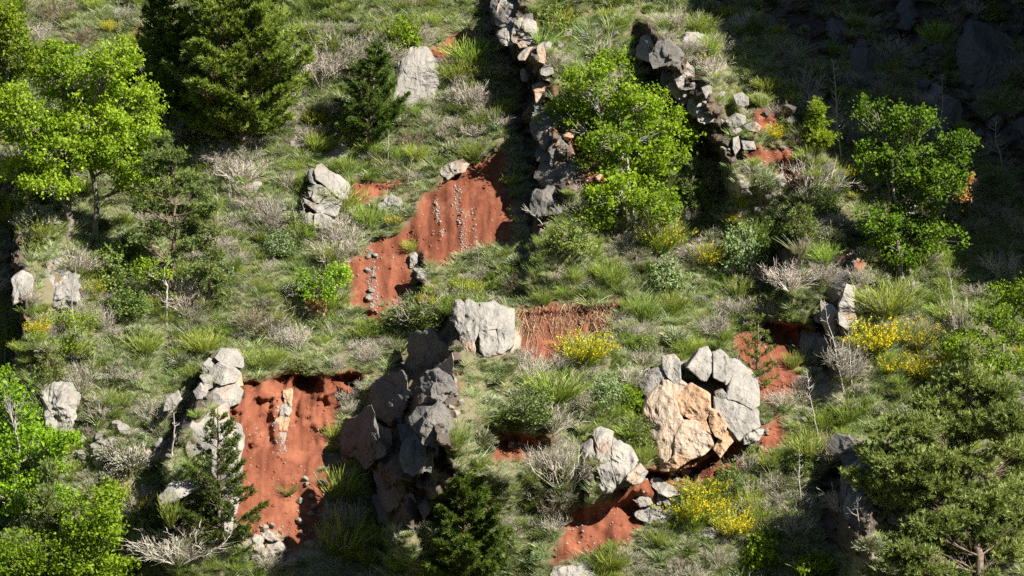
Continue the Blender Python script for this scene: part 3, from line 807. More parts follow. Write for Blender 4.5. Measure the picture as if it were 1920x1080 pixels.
outcrop('ridge_crest', 'broken rocky crest of the dark gully above the great red scar', [
    (Gc([(330, 235), (380, 180), (440, 175), (420, 230), (380, 265), (335, 260)]), 0.4, 'rock_tan'),
    (Gc([(460, 170), (498, 142), (515, 230), (508, 280), (470, 270), (455, 200)]), 0.4, 'rock_mid'),
    (Gc([(503, 145), (530, 138), (555, 150), (550, 220), (525, 240), (515, 190)]), 0.35, 'rock'),
    (Gc([(475, 330), (510, 290), (560, 310), (570, 350), (520, 368), (480, 358)]), 0.4, 'rock'),
    (Gc([(490, 372), (548, 360), (540, 400), (500, 392)]), 0.3, 'rock'),
    (Gc([(345, 330), (370, 320), (415, 350), (390, 400), (355, 400)]), 0.3, 'rock'),
    (Gc([(310, 125), (370, 140), (390, 170), (340, 180)]), 0.3, 'rock_tan'),
    (Gc([(440, 550), (480, 545), (520, 600), (440, 608)]), 0.3, 'rock'),
    (Gc([(430, 440), (480, 410), (530, 430), (520, 540), (450, 540)]), 0.35, 'rock_ochre'),
])
boulder(Gc([(425, 620), (520, 605), (530, 650), (490, 690), (430, 660)]), 0.35, 'rock_mid', 'rounded brown boulder lodged in the dark gully beside the tall oak')
boulder(Gc([(420, 740), (460, 710), (465, 750), (435, 775)]), 0.15, 'rock_tan', 'little tan stone below the brown boulder in the dark gully', 'stone', nt=40)
boulder(Gc([(335, 850), (360, 838), (372, 860), (345, 880)]), 0.12, 'rock', 'lowest white stone in the dark gully at the top of the red scar', 'stone', nt=40)
Hc = lambda pts: crop(pts, 1180, 60, 3.6)
outcrop('shadow_ridge', 'jagged pale ridge of small crags on the edge of the deep shade', [
    (Hc([(700, 430), (760, 410), (800, 440), (800, 490), (760, 500), (720, 480)]), 0.4, 'rock'),
    (Hc([(655, 600), (720, 550), (780, 570), (780, 610), (730, 640), (680, 630)]), 0.4, 'rock'),
    (Hc([(770, 632), (850, 612), (890, 640), (860, 670), (800, 660)]), 0.35, 'rock_mid'),
    (Hc([(690, 662), (740, 645), (760, 662), (720, 690)]), 0.25, 'rock'),
    (Hc([(700, 720), (740, 702), (745, 780), (710, 820), (695, 780)]), 0.3, 'rock'),
    (Hc([(760, 732), (840, 742), (850, 790), (770, 790)]), 0.3, 'rock_mid'),
    (Hc([(490, 380), (540, 360), (560, 420), (510, 450)]), 0.35, 'rock'),
])
boulder(Hc([(585, 410), (640, 400), (635, 435), (600, 445)]), 0.2, 'rock', 'small white stone on the shaded red ledge above the jagged ridge', 'stone', nt=40)
boulder(Hc([(550, 250), (600, 258), (592, 300), (560, 292)]), 0.2, 'rock_mid', 'little brownish stone above the steep shaded wall', 'stone', nt=40)
boulder(Hc([(365, 265), (430, 255), (440, 290), (400, 302)]), 0.25, 'rock', 'white stone on the lip of the steep shaded wall', 'stone', nt=40)
boulder(Hc([(340, 60), (380, 10), (460, 0), (500, 30), (480, 90), (400, 110)]), 0.6, 'rock', 'round grey boulder at the margin of the deep shade under yellow broom')
boulder(Hc([(145, 140), (200, 160), (222, 210), (170, 225)]), 0.3, 'rock_mid', 'grey rock halfway up the crest of the steep shaded wall', nt=48)
boulder(Hc([(110, 60), (150, 30), (190, 60), (170, 110), (130, 100)]), 0.35, 'rock_mid', 'mottled rock at the upper end of the steep shaded wall', nt=48)
Kc = lambda pts: crop(pts, 1380, 440, 3.375)
outcrop('cave_rocks', 'dark leaning rock beside the small red hollow with a pale right flank', [
    (Kc([(430, 560), (500, 545), (530, 640), (540, 720), (500, 770), (430, 740), (405, 680)]), 0.5, 'rock', dict(off=0.3)),
    (Kc([(515, 650), (580, 640), (600, 690), (540, 740)]), 0.35, 'rock'),
    (Kc([(480, 500), (540, 510), (540, 560), (500, 545)]), 0.3, 'rock_mid'),
])
outcrop('standing_fin', 'narrow upright fin of rock with pale sunny flank beside yellow flowering broom', [
    (Kc([(650, 430), (700, 330), (760, 340), (750, 400), (740, 470), (760, 520), (720, 550), (650, 480)]), 0.5, 'rock_tan', dict(tilt=(0.5, 0.4))),
    (Kc([(565, 330), (610, 270), (700, 220), (700, 325), (648, 400), (580, 430), (550, 390)]), 0.4, 'rock', dict(off=0.2, tilt=(-0.9, 0.2))),
    (Kc([(540, 432), (600, 442), (640, 482), (620, 600), (570, 610), (540, 540)]), 0.4, 'rock', dict(off=0.2, tilt=(-0.9, 0.2))),
    (Kc([(650, 490), (720, 555), (700, 600), (645, 560)]), 0.3, 'rock'),
])
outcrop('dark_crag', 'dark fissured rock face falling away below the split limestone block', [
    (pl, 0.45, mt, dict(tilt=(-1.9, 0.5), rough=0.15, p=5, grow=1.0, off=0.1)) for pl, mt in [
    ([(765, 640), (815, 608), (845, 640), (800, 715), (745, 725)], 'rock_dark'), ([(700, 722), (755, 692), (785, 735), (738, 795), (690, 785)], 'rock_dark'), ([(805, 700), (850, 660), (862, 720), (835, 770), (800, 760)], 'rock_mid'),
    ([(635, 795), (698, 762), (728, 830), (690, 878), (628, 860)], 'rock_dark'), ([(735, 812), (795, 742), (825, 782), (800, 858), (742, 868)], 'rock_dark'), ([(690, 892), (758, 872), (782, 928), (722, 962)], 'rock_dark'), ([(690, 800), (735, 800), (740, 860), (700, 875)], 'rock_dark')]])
def crest(rows, label, seed, lo, hi, step, dx=0, dark=False):
    r = np.random.default_rng(seed); ys = [q[0] for q in rows]; bl = []; py = lo
    while py < hi:
        px = np.interp(py, ys, [q[2] for q in rows]) + r.normal(dx, 5)
        for side in (0, 1):
            w, h = r.uniform(18, 42), r.uniform(22, 46); cx = px + (r.uniform(-22, -8) if side else r.uniform(0, 12)); cy = py + r.uniform(-8, 8)
            a = np.sort(r.uniform(0, 6.28, 7)); bl.append(([(cx + w * math.cos(t) * r.uniform(0.75, 1.05), cy + h * math.sin(t) * r.uniform(0.75, 1.05)) for t in np.linspace(0, 5.6, 8)], 0.4,
                'rock_dark' if dark else ['rock_mid', 'rock_dark', 'rock_mid', 'rock_tan', 'rock_dark'][r.integers(5)] if not side else ['rock_dark', 'rock_mid'][r.integers(2)], dict(nt=40, rough=0.13, p=6, grow=1.0, off=0.2, tilt=(-0.5 if side else 0.1, 0.8))))
        py += step * r.uniform(0.9, 1.7)
    outcrop('rock_rib', label, bl)
crest(WALLS[1][0], 'jagged broken rock rib running down along the steep shaded wall', 61, 95, 215, 26)
crest(WALLS[0][0], 'brown craggy rib at the top of the dark gully beside the tall oak', 62, 10, 80, 26)
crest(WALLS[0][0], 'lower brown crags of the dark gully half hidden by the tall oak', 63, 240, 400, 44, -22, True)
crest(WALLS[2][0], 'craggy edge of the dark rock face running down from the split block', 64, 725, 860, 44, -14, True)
crest(WALLS[8][0], 'rough rock edge of the shady hollow beside the big spreading pine', 65, 845, 960, 34)
boulder([(1025, 1088), (1040, 1062), (1080, 1057), (1112, 1065), (1120, 1092)], 0.5, 'rock', 'broad pale boulder cut off by the bottom edge of the view')
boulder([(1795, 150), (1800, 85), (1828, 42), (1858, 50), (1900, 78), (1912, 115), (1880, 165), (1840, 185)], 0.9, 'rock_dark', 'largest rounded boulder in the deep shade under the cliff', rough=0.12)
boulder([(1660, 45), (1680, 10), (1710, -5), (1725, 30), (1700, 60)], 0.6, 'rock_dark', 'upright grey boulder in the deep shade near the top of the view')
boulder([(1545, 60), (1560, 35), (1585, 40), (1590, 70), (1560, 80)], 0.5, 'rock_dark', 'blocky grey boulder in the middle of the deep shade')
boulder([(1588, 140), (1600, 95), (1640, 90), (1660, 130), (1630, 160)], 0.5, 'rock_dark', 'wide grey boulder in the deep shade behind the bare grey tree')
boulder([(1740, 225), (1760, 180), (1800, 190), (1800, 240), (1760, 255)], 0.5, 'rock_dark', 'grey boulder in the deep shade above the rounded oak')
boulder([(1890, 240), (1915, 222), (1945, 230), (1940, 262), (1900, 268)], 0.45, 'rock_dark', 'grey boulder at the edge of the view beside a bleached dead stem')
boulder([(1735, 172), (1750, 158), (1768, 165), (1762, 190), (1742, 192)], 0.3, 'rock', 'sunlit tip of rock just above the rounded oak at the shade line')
boulder([(1660, 955), (1685, 945), (1705, 965), (1690, 985), (1665, 980)], 0.4, 'rock_mid', 'grey boulder under the lower boughs of the big spreading pine')
boulder([(1590, 835), (1612, 830), (1615, 865), (1600, 875)], 0.3, 'rock', 'pale edge of rock at the top of the shady hollow by the big pine', nt=40)
boulder([(775, 505), (790, 505), (815, 525), (812, 538), (785, 522)], 0.25, 'rock', 'long pale slab in the grass on the edge of the red scar', nt=48)
boulder([(768, 480), (778, 474), (786, 490), (782, 508), (770, 500)], 0.2, 'rock', 'upper knob of rock on the side edge of the red scar', 'stone', nt=40)
boulder([(773, 560), (782, 545), (790, 560), (786, 580), (775, 580)], 0.2, 'rock', 'lowest pale knob of rock on the side edge of the red scar', 'stone', nt=40)
boulder([(1455, 335), (1468, 318), (1474, 340), (1462, 352)], 0.2, 'rock', 'pale stone standing on the narrow red strip below the jagged ridge', 'stone', nt=40)
boulder([(745, 800), (770, 800), (785, 830), (775, 850), (760, 840)], 0.4, 'rock_dark', 'rounded shaded bulge on the dark rock face below the split block', off=-0.1)
boulder([(700, 935), (735, 925), (760, 960), (745, 985), (715, 975)], 0.5, 'rock_dark', 'grey rock at the foot of the dark rock face', nt=48)
boulder([(770, 930), (795, 925), (812, 950), (795, 970)], 0.4, 'rock', 'mottled rock beside the bushy young pine at the foot of the dark face', nt=48)
boulder([(640, 850), (655, 842), (663, 858), (652, 872), (640, 868)], 0.25, 'rock_ochre', 'orange stone among leaves at the shadow edge of the deep red bank', 'stone', nt=40)
boulder([(1035, 470), (1050, 462), (1065, 470), (1055, 482)], 0.2, 'rock', 'pale stone half buried under the tall oak near the gully mouth', 'stone', nt=40)
boulder([(1370, 1000 - 5), (1330, 990), (1300, 988), (1290, 998), (1330, 1006)], 0.25, 'rock', 'flat pale stone just uphill from the lower yellow brooms', 'stone', nt=40)

# ------------------------------------------------------------------ trees
def lobe_tree(name, label, bases, lobes, kind, mats, seed, leaf=0.10, dens=1.0, trunk_r=0.10, cat='tree', group=None, depth=0.8, bare=0.0, up=0.5, brown=None, fork=None, lean=0.12):
    """a tree seen at the photo points: trunk feet, and lobes (x, y, half width, half height) of its crown"""
    r = np.random.default_rng(seed)
    B0 = hit(bases)
    foot = B0[0].copy()
    front = min(foot[1], B0[:, 1].min())
    L = np.asarray(lobes, float)
    cw = (L[:, 0] + L[:, 2]).max() - (L[:, 0] - L[:, 2]).min()
    yy = foot[1] + r.uniform(-1, 0.55, len(L)) * depth * 0.35 * min(cw * PXM, 4.5)
    zz = np.array([at_depth([l[:2]], foot[1])[0][2] for l in L])
    yy = yy + lean * KS * np.maximum(zz - foot[2], 0)
    C = np.array([at_depth([l[:2]], y)[0] for l, y in zip(L, yy)])
    R = np.stack([L[:, 2] * PXM, np.maximum((L[:, 2] + L[:, 3]) / 2, 12) * PXM * 0.95, L[:, 3] * PXM], 1)
    wood, leafb, brb = Bag(), Bag(), Bag()
    top = C[np.argmax(C[:, 2])]
    cen = C.mean(0)
    trunks = []
    for bi, b in enumerate(B0):
        goal = cen * 0.6 + top * 0.4 + np.array([(b[0] - foot[0]) * 0.6, 0, 0]) + r.normal(0, 0.15, 3)
        n = 14; t = np.linspace(0, 1, n)[:, None]
        bend = np.cumsum(r.normal(0, 0.035, (n, 3)), 0) * np.linalg.norm(goal - b) * 0.35
        bend[:, 2] *= 0.3; bend -= bend[:1]
        P = b * (1 - t) + goal * t + bend - np.array([0, 0, 0.15]) * (1 - t)
        rr = trunk_r * (1.0 if bi == 0 else 0.75) * (1.25 - 0.95 * t[:, 0])
        tube(wood, P, rr, 7, 0.5)
        trunks.append((P, rr))
    for li in range(len(L)):
        c, rad = C[li], R[li]
        # a limb from the trunk into the lobe
        P, rr = min(trunks, key=lambda q: np.min(np.linalg.norm(q[0] - c, axis=1)))
        d = np.linalg.norm(P - c, axis=1) + 0.6 * np.maximum(P[:, 2] - (c[2] - 0.25 * rad[2]), 0) * 3
        k = max(2, int(np.argmin(d)) - 1)
        n = 7; t = np.linspace(0, 1, n)[:, None]
        end = c + rad * np.array([0, 0, 0.25])
        limb = P[k] * (1 - t) + end * t + np.sin(t * np.pi) * np.array([0, 0, -0.06]) * np.linalg.norm(end - P[k]) + np.cumsum(r.normal(0, 0.025, (n, 3)), 0) * np.sin(t * np.pi)
        tube(wood, limb, np.linspace(min(rr[k] * 0.7, 0.09 if kind == 'leaf' else 0.035), 0.012, n), 5, 0.5)
        area = (rad[0] * rad[2] + rad[0] * rad[1] + rad[1] * rad[2])
        nt_ = int(max(6, (28 if kind == 'leaf' else 38) * area * dens))
        dirs = rvec(r, nt_); dirs[:, 2] = dirs[:, 2] * 0.9 + 0.12
        q = r.uniform(0.35, 1.0, nt_) ** 0.6 * (1 + 0.16 * r.normal(size=nt_))
        tips = c + dirs * rad * q[:, None]
        hs = r.uniform(0.25, 1.0, nt_)
        idx = np.minimum((hs * (n - 1)).astype(int), n - 1)
        for e, i0 in zip(tips, idx):
            s = limb[i0]; m = (s + e) / 2 + r.normal(0, 0.05, 3)
            if r.random() < 0.75: tube(wood, np.stack([s, m, e]), [0.016, 0.010, 0.004], 3, 0.6)
        if bare:
            nb = int(nt_ * bare)
            e = c + rvec(r, nb) * rad * r.uniform(0.8, 1.1, (nb, 1)); s = limb[r.integers(2, n, nb)]
            ribbons(wood, np.stack([s, (s + e) / 2 + r.normal(0, 0.06, (nb, 3)), e], 1), 0.022, r, 0.9)
        dark = r.uniform(-0.25, 0.25)
        if kind == 'leaf':
            per = 46
            cc = np.repeat(tips, per, 0) + r.normal(0, 1, (nt_ * per, 3)) * np.array([0.125, 0.125, 0.105])
            keep = r.random(len(cc)) < np.repeat(np.clip(r.normal(0.6, 0.35, nt_), 0.05, 1.0), per)
            cc = cc[keep]
            tt = np.clip(0.5 + dark + 0.33 * r.normal(size=len(cc)), 0, 1)
            if brown is not None and li in brown: leaves(brb, cc[: int(len(cc) * 0.6)], leaf, r, up, tt[: int(len(cc) * 0.6)])
            else: leaves(leafb, cc, leaf, r, up, tt)
        else:
            per = 11
            ax = unit(dirs + np.array([0, 0, 0.35]))
            back = r.uniform(0, 0.42, (nt_, per, 1))
            cc = (tips[:, None] - ax[:, None] * back + r.normal(0, 0.075, (nt_, per, 3))).reshape(-1, 3)
            dd = unit(np.repeat(ax, per, 0) + r.normal(0, 0.35, (nt_ * per, 3)) + np.array([0, 0, 0.3]))
            tt = np.clip(0.5 + dark + 0.3 * r.normal(size=len(cc)), 0, 1)
            tufts(leafb, cc, dd, np.full(len(cc), leaf), r, 9, 0.11, 0.7, tt)
    root = link(name, None, foot)
    tag(root, label, cat, group or {'tree': 'broadleaved trees on the slope', 'pine': 'pines on the slope', 'juniper': 'junipers by the shade'}[cat])
    for bag in (wood, leafb, brb): bag.V = [v - foot for v in bag.V]
    link('trunk', wood.mesh('trunk', [M[mats[0]]], True), (0, 0, 0), root)
    link('crown', leafb.mesh('crown', [M[mats[1]]]), (0, 0, 0), root)
    if brb.n: link('withered_leaves', brb.mesh('withered_leaves', [M['brown_leaf']]), (0, 0, 0), root)
    return root

def whorl_pine(name, label, base, top, half, seed, mats=('pine_bark', 'pine'), whorls=None, sparse=1.0, needle=0.13, cat='pine', rise=0.25, shape=0.75, reps=3):
    """a young pine: rings of boughs up a straight stem; half = half width of the skirt in photo points"""
    r = np.random.default_rng(seed)
    foot = hit([base])[0]
    tip = at_depth([top], foot[1] - 0.1)[0]
    H = tip[2] - foot[2]; W = half * PXM
    wood, nb = Bag(), Bag()
    n = 12; t = np.linspace(0, 1, n)[:, None]
    stem = foot * (1 - t) + tip * t + np.cumsum(r.normal(0, 0.012, (n, 3)), 0) - np.array([0, 0, 0.12]) * (1 - t)
    tube(wood, stem, np.linspace(0.02 + 0.017 * H, 0.012, n), 7, 0.5)
    wh = whorls or int(H / 0.34)
    for k in range(wh):
        f = 0.10 + 0.88 * (k + r.uniform(-0.2, 0.2)) / wh
        s0 = foot * (1 - f) + tip * f
        ln = W * (1 - f) ** shape * 1.12 * (1 if f > 0.2 else 0.8)
        a0 = r.uniform(0, 6.28); nbough = int(r.integers(5, 8))
        for j in range(nbough):
            if r.random() > 0.93 * sparse + 0.05: continue
            a = a0 + j * 2 * np.pi / nbough + r.normal(0, 0.25)
            l = ln * r.uniform(0.6, 1.15) + 0.06
            d = np.array([math.cos(a), math.sin(a), rise + 0.5 * f + r.normal(0, 0.12)])
            u = np.linspace(0, 1, 6)[:, None]
            P = s0 + d * l * u + np.array([0, 0, 1]) * (u ** 2) * l * 0.18
            tube(wood, P, np.linspace(0.018, 0.006, 6), 4, 0.4)
            side = np.cross(d, [0, 0, 1]); side /= np.linalg.norm(side) + 1e-9
            m = max(4, int(l / (0.042 if l < 1.2 else 0.024) * sparse ** 0.5))
            uu = r.uniform(0.28, 1.0, m) ** 0.8
            off = r.normal(0, 1, m) * l * (0.20 if l < 1.6 else 0.30) * (1.2 - uu)
            cc = s0 + d * (l * uu)[:, None] + side * off[:, None] + np.array([0, 0, 1.0]) * (uu ** 2 * l * 0.18 + r.uniform(-0.02, 0.05, m))[:, None]
            for q in range(0, m, 3):
                e = cc[q]; s = s0 + d * l * max(uu[q] - 0.2, 0.05)
                tube(wood, np.stack([s, e]), [0.008, 0.004], 3, 0.4)
            dd = unit(d[None] * 0.8 + side[None] * np.sign(off)[:, None] * 0.5 + np.array([0, 0, 0.35]) + r.normal(0, 0.2, (m, 3)))
            tt = np.clip(0.5 + 0.3 * r.normal(size=m), 0, 1)
            for rep in range(reps):
                tufts(nb, cc + r.normal(0, 0.04, (m, 3)), dd, np.full(m, needle), r, 8, 0.11, 0.75, tt)
    root = link(name, None, foot); tag(root, label, cat, 'pines on the slope')
    for bag in (wood, nb): bag.V = [v - foot for v in bag.V]
    link('trunk', wood.mesh('trunk', [M[mats[0]]], True), (0, 0, 0), root)
    link('crown', nb.mesh('crown', [M[mats[1]]]), (0, 0, 0), root)
    return root

# oaks and other broadleaved trees
lobe_tree('oak_tree', 'wide forked oak with yellow green leaves and two dark trunks', [(127, 445), (180, 450)],
          [(60, 240, 75, 55), (150, 165, 85, 58), (215, 120, 45, 42), (255, 195, 50, 50), (120, 290, 85, 45), (220, 290, 70, 45), (40, 320, 50, 30), (170, 230, 70, 50), (275, 270, 35, 45), (100, 350, 60, 22), (110, 110, 45, 35), (255, 340, 45, 25), (20, 200, 45, 45)],
          'leaf', ('bark', 'oak_yellow'), 1, 0.13, 1.15, 0.13, bare=0.15)
lobe_tree('oak_tree', 'bright green oak cut by the edge of the view above the forked oak', [(0, 250)],
          [(20, 55, 40, 48), (45, 115, 42, 40), (-10, 110, 45, 55), (-5, 30, 40, 50), (10, 165, 35, 25)], 'leaf', ('bark', 'oak'), 2, 0.13, 1.1, 0.10)
lobe_tree('oak_tree', 'tall bright green oak standing at the mouth of the dark gully', [(1172, 462), (1190, 452), (1126, 440)],
          [(1110, 150, 62, 42), (1195, 200, 70, 48), (1062, 228, 48, 42), (1265, 240, 48, 42), (1150, 262, 75, 42), (1245, 300, 55, 44), (1120, 320, 45, 26), (1160, 365, 70, 40), (1060, 395, 55, 22), (1235, 390, 50, 38), (1150, 118, 38, 25), (1035, 400, 40, 15), (1110, 410, 50, 22), (1140, 205, 60, 45), (1180, 330, 60, 36), (1200, 255, 55, 40)],
          'leaf', ('pale_bark', 'oak'), 3, 0.135, 0.8, 0.085, bare=0.1, lean=0.5)
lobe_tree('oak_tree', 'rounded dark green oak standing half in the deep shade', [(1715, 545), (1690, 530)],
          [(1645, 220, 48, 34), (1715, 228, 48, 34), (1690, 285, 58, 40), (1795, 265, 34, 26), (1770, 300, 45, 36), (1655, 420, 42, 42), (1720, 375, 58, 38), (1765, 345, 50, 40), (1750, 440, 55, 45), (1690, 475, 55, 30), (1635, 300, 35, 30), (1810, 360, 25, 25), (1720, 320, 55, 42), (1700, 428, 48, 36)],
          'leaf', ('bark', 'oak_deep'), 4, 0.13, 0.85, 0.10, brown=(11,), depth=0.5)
lobe_tree('oak_tree', 'bright green tree with a slim pale trunk below the furrowed boulder', [(42, 985)],
          [(25, 765, 48, 50), (70, 840, 62, 40), (15, 850, 48, 45), (100, 870, 38, 26), (120, 830, 30, 20), (30, 930, 55, 42), (90, 930, 55, 30), (10, 720, 25, 25)], 'leaf', ('pale_bark', 'oak'), 5, 0.13, 1.05, 0.08)
lobe_tree('oak_tree', 'lush bright green tree filling the lower corner under the slim trunked tree', [(95, 1180)],
          [(110, 1045, 85, 40), (25, 1050, 60, 45), (195, 1065, 48, 28), (175, 975, 52, 48), (205, 930, 30, 25), (60, 1085, 80, 40), (160, 1090, 70, 30), (195, 1000, 40, 40)], 'leaf', ('bark', 'oak'), 6, 0.12, 1.1, 0.1)
lobe_tree('oak_tree', 'small crooked oak beside the stepped red scar with some withered leaves', [(558, 602), (596, 604)],
          [(618, 508, 38, 20), (580, 528, 24, 22), (645, 513, 18, 20), (600, 548, 34, 22), (588, 576, 24, 14)], 'leaf', ('bark', 'oak'), 7, 0.10, 1.0, 0.05, brown=(4,), bare=1.2)
lobe_tree('oak_tree', 'slender young oak with a thin pale crooked trunk beside the tall pine', [(313, 612)],
          [(285, 500, 30, 16), (322, 488, 16, 24), (268, 512, 16, 12), (300, 520, 25, 12), (318, 560, 16, 10)], 'leaf', ('pale_bark', 'oak_yellow'), 8, 0.095, 0.85, 0.05)
lobe_tree('oak_tree', 'low yellow green sapling around a bare grey stick by the shady gully', [(143, 705)],
          [(120, 598, 35, 20), (162, 612, 28, 20), (112, 648, 34, 18), (150, 655, 34, 14), (95, 672, 22, 14), (135, 690, 36, 12)], 'leaf', ('bark', 'oak_yellow'), 9, 0.09, 0.8, 0.04)
lobe_tree('oak_tree', 'bright green oak at the edge of the view above the big spreading pine', [(1885, 765)],
          [(1890, 555, 40, 26), (1855, 592, 38, 26), (1905, 620, 40, 36), (1830, 645, 52, 24), (1895, 680, 38, 26), (1845, 690, 38, 20), (1925, 560, 30, 40), (1800, 640, 26, 16)], 'leaf', ('bark', 'oak'), 10, 0.11, 1.0, 0.08)
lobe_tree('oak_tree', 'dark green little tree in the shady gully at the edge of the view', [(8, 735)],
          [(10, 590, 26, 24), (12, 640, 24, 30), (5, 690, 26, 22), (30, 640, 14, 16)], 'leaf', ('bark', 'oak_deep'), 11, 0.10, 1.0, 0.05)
# pines
lobe_tree('pine_tree', 'tall slender pine with flat layered boughs and a reddish upper trunk', [(331, 604)],
          [(318, 290, 50, 16), (285, 318, 42, 12), (350, 330, 42, 12), (300, 352, 55, 10), (365, 358, 30, 9), (275, 385, 45, 9), (330, 392, 48, 9), (385, 385, 26, 9), (290, 425, 50, 9), (365, 425, 38, 9), (265, 450, 34, 8), (355, 455, 30, 8), (310, 262, 30, 12)],
          'needle', ('pine_bark', 'pine_pale'), 24, 0.14, 1.5, 0.075, 'pine')
lobe_tree('pine_tree', 'thin feathery young pine beside the tall layered pine', [(384, 590)],
          [(388, 400, 26, 14), (400, 430, 30, 10), (375, 455, 32, 10), (405, 475, 30, 10), (380, 500, 40, 10), (410, 520, 34, 9), (380, 545, 46, 10), (415, 555, 28, 8), (386, 372, 14, 14)], 'needle', ('pine_bark', 'pine_pale'), 25, 0.13, 1.4, 0.045, 'pine')
lobe_tree('pine_tree', 'huge spreading pine with long soft needles and a pale scaly trunk', [(1838, 1150)],
          [(1815, 660, 20, 24), (1740, 985, 60, 26), (1700, 1030, 60, 24), (1830, 1000, 55, 30), (1800, 710, 52, 24), (1865, 735, 48, 32), (1760, 755, 60, 30), (1710, 800, 60, 28), (1820, 800, 70, 32), (1895, 790, 45, 36), (1650, 848, 52, 22), (1740, 850, 60, 22), (1900, 850, 45, 40), (1820, 865, 55, 22), (1700, 895, 70, 20), (1640, 905, 45, 14), (1780, 915, 55, 22), (1880, 915, 55, 28), (1700, 935, 50, 12), (1900, 970, 45, 30), (1790, 965, 45, 16), (1690, 1000, 60, 16), (1760, 1020, 60, 22), (1880, 1030, 55, 30), (1640, 1040, 50, 14), (1720, 1062, 70, 16), (1830, 1075, 60, 18), (1600, 890, 22, 12), (1850, 780, 60, 30), (1760, 860, 70, 30), (1850, 940, 60, 30), (1740, 905, 70, 34), (1680, 862, 60, 30), (1815, 715, 48, 30), (1770, 800, 60, 34), (1660, 960, 50, 22)],
          'needle', ('pine_bark', 'pine_pale'), 26, 0.19, 1.3, 0.13, 'pine', depth=0.9)
lobe_tree('pine_tree', 'soft dark young pine mixed into the bright trees of the lower corner', [(95, 1120)],
          [(95, 885, 22, 26), (85, 930, 38, 20), (105, 960, 46, 20), (75, 990, 48, 16), (115, 1005, 40, 14)], 'needle', ('pine_bark', 'pine_pale'), 27, 0.15, 1.1, 0.05, 'pine')
whorl_pine('pine_tree', 'biggest dark green pine with a pale broken trunk high on the slope', (455, 292), (438, -60), 135, 21, needle=0.19, whorls=20, shape=0.38)
whorl_pine('pine_tree', 'narrow dark pine squeezed between the forked oak and the biggest pine', (312, 235), (306, -40), 62, 22, needle=0.18, whorls=17, shape=0.42)
whorl_pine('pine_tree', 'dense little pine growing against the smooth upright slab', (690, 292), (706, 78), 72, 23, ('pine_bark', 'pine_dark'), needle=0.15, whorls=13, shape=0.75)
whorl_pine('young_pine', 'slim open young pine in front of the tan rock wall', (413, 1078), (412, 765), 80, 31, ('pine_bark', 'pine_dark'), sparse=0.75)
whorl_pine('young_pine', 'bushy young pine at the bottom below the dark rock face', (868, 1125), (870, 862), 92, 32, ('pine_bark', 'pine_dark'), sparse=1.0, needle=0.15, reps=7, whorls=17)
whorl_pine('young_pine', 'sparse pine sapling against the red earth beside the ochre stained outcrop', (1419, 742), (1418, 588), 42, 33, sparse=0.5, needle=0.12, whorls=8)
lobe_tree('juniper', 'bright green pointed juniper glowing at the edge of the deep shade', [(1532, 292)],
          [(1534, 205, 16, 20), (1530, 232, 26, 18), (1540, 258, 32, 18), (1518, 262, 24, 16)], 'needle', ('bark', 'juniper'), 41, 0.12, 4.5, 0.04, 'juniper', up=0.6, lean=-0.45)
lobe_tree('juniper', 'round bright juniper tucked behind the tall oak', [(1302, 318)],
          [(1302, 248, 16, 18), (1300, 270, 26, 18), (1308, 292, 24, 14)], 'needle', ('bark', 'juniper'), 42, 0.11, 3.0, 0.04, 'juniper')
lobe_tree('pine_tree', 'small soft pine below the round juniper on the flank of the tall oak', [(1302, 400)],
          [(1305, 318, 20, 22), (1300, 350, 30, 20), (1308, 380, 28, 14)], 'needle', ('pine_bark', 'pine_pale'), 43, 0.13, 2.0, 0.05, 'pine')

# ------------------------------------------------------------------ shrubs: one of each kind, then copies
def stems(r, n, h, spread, base, k=4, droop=0.12):
    a = r.uniform(0, 2 * np.pi, n); q = np.sqrt(r.uniform(0, 1, n))
    st = np.stack([np.cos(a) * q * base, np.sin(a) * q * base, np.zeros(n)], 1)
    tilt = q * spread + r.normal(0, 0.08, n)
    a2 = a + r.normal(0, 0.35, n)
    d = np.stack([np.cos(a2) * np.sin(tilt), np.sin(a2) * np.sin(tilt), np.cos(tilt)], 1)
    L = h * r.uniform(0.55, 1.0, n)
    t = np.linspace(0, 1, k)
    P = st[:, None] + d[:, None] * (L[:, None] * t)[..., None]
    side = unit(np.stack([np.cos(a2), np.sin(a2), np.zeros(n)], 1))
    P = P + side[:, None] * (droop * L[:, None] * t ** 2)[..., None] + r.normal(0, 0.012, P.shape) * t[None, :, None]
    return P, d, L

def make_broom(seed, flower):
    r = np.random.default_rng(seed); b, f = Bag(), Bag()
    P, d, L = stems(r, 170, 1.0, 0.85, 0.14)
    tt = np.clip(0.45 + 0.28 * r.normal(size=len(P)), 0, 1)
    ribbons(b, P, 0.020, r, tt)
    for rep in range(5):
        u = r.uniform(0.35, 0.95, len(P)); i = np.minimum((u * 3).astype(int), 2)
        s = P[np.arange(len(P)), i] + (P[np.arange(len(P)), i + 1] - P[np.arange(len(P)), i]) * (u * 3 - i)[:, None]
        e = s + unit(d + rvec(r, len(P)) * 0.45) * (L * r.uniform(0.14, 0.34, len(P)))[:, None]
        ribbons(b, np.stack([s, e], 1), 0.018, r, np.clip(tt + 0.2, 0, 1))
        if flower:
            m = r.random(len(P)) < flower * np.where(np.abs(np.sin(np.arange(len(P)) * 0.7)) > 0.3, 1, 0.3)
            w = r.uniform(0.2, 1, (m.sum(), 5, 1))
            c = (s[m][:, None] * (1 - w) + e[m][:, None] * w).reshape(-1, 3) + r.normal(0, 0.018, (m.sum() * 5, 3))
            leaves(f, c, 0.052, r, 0.3)
    return b, f if f.n else None

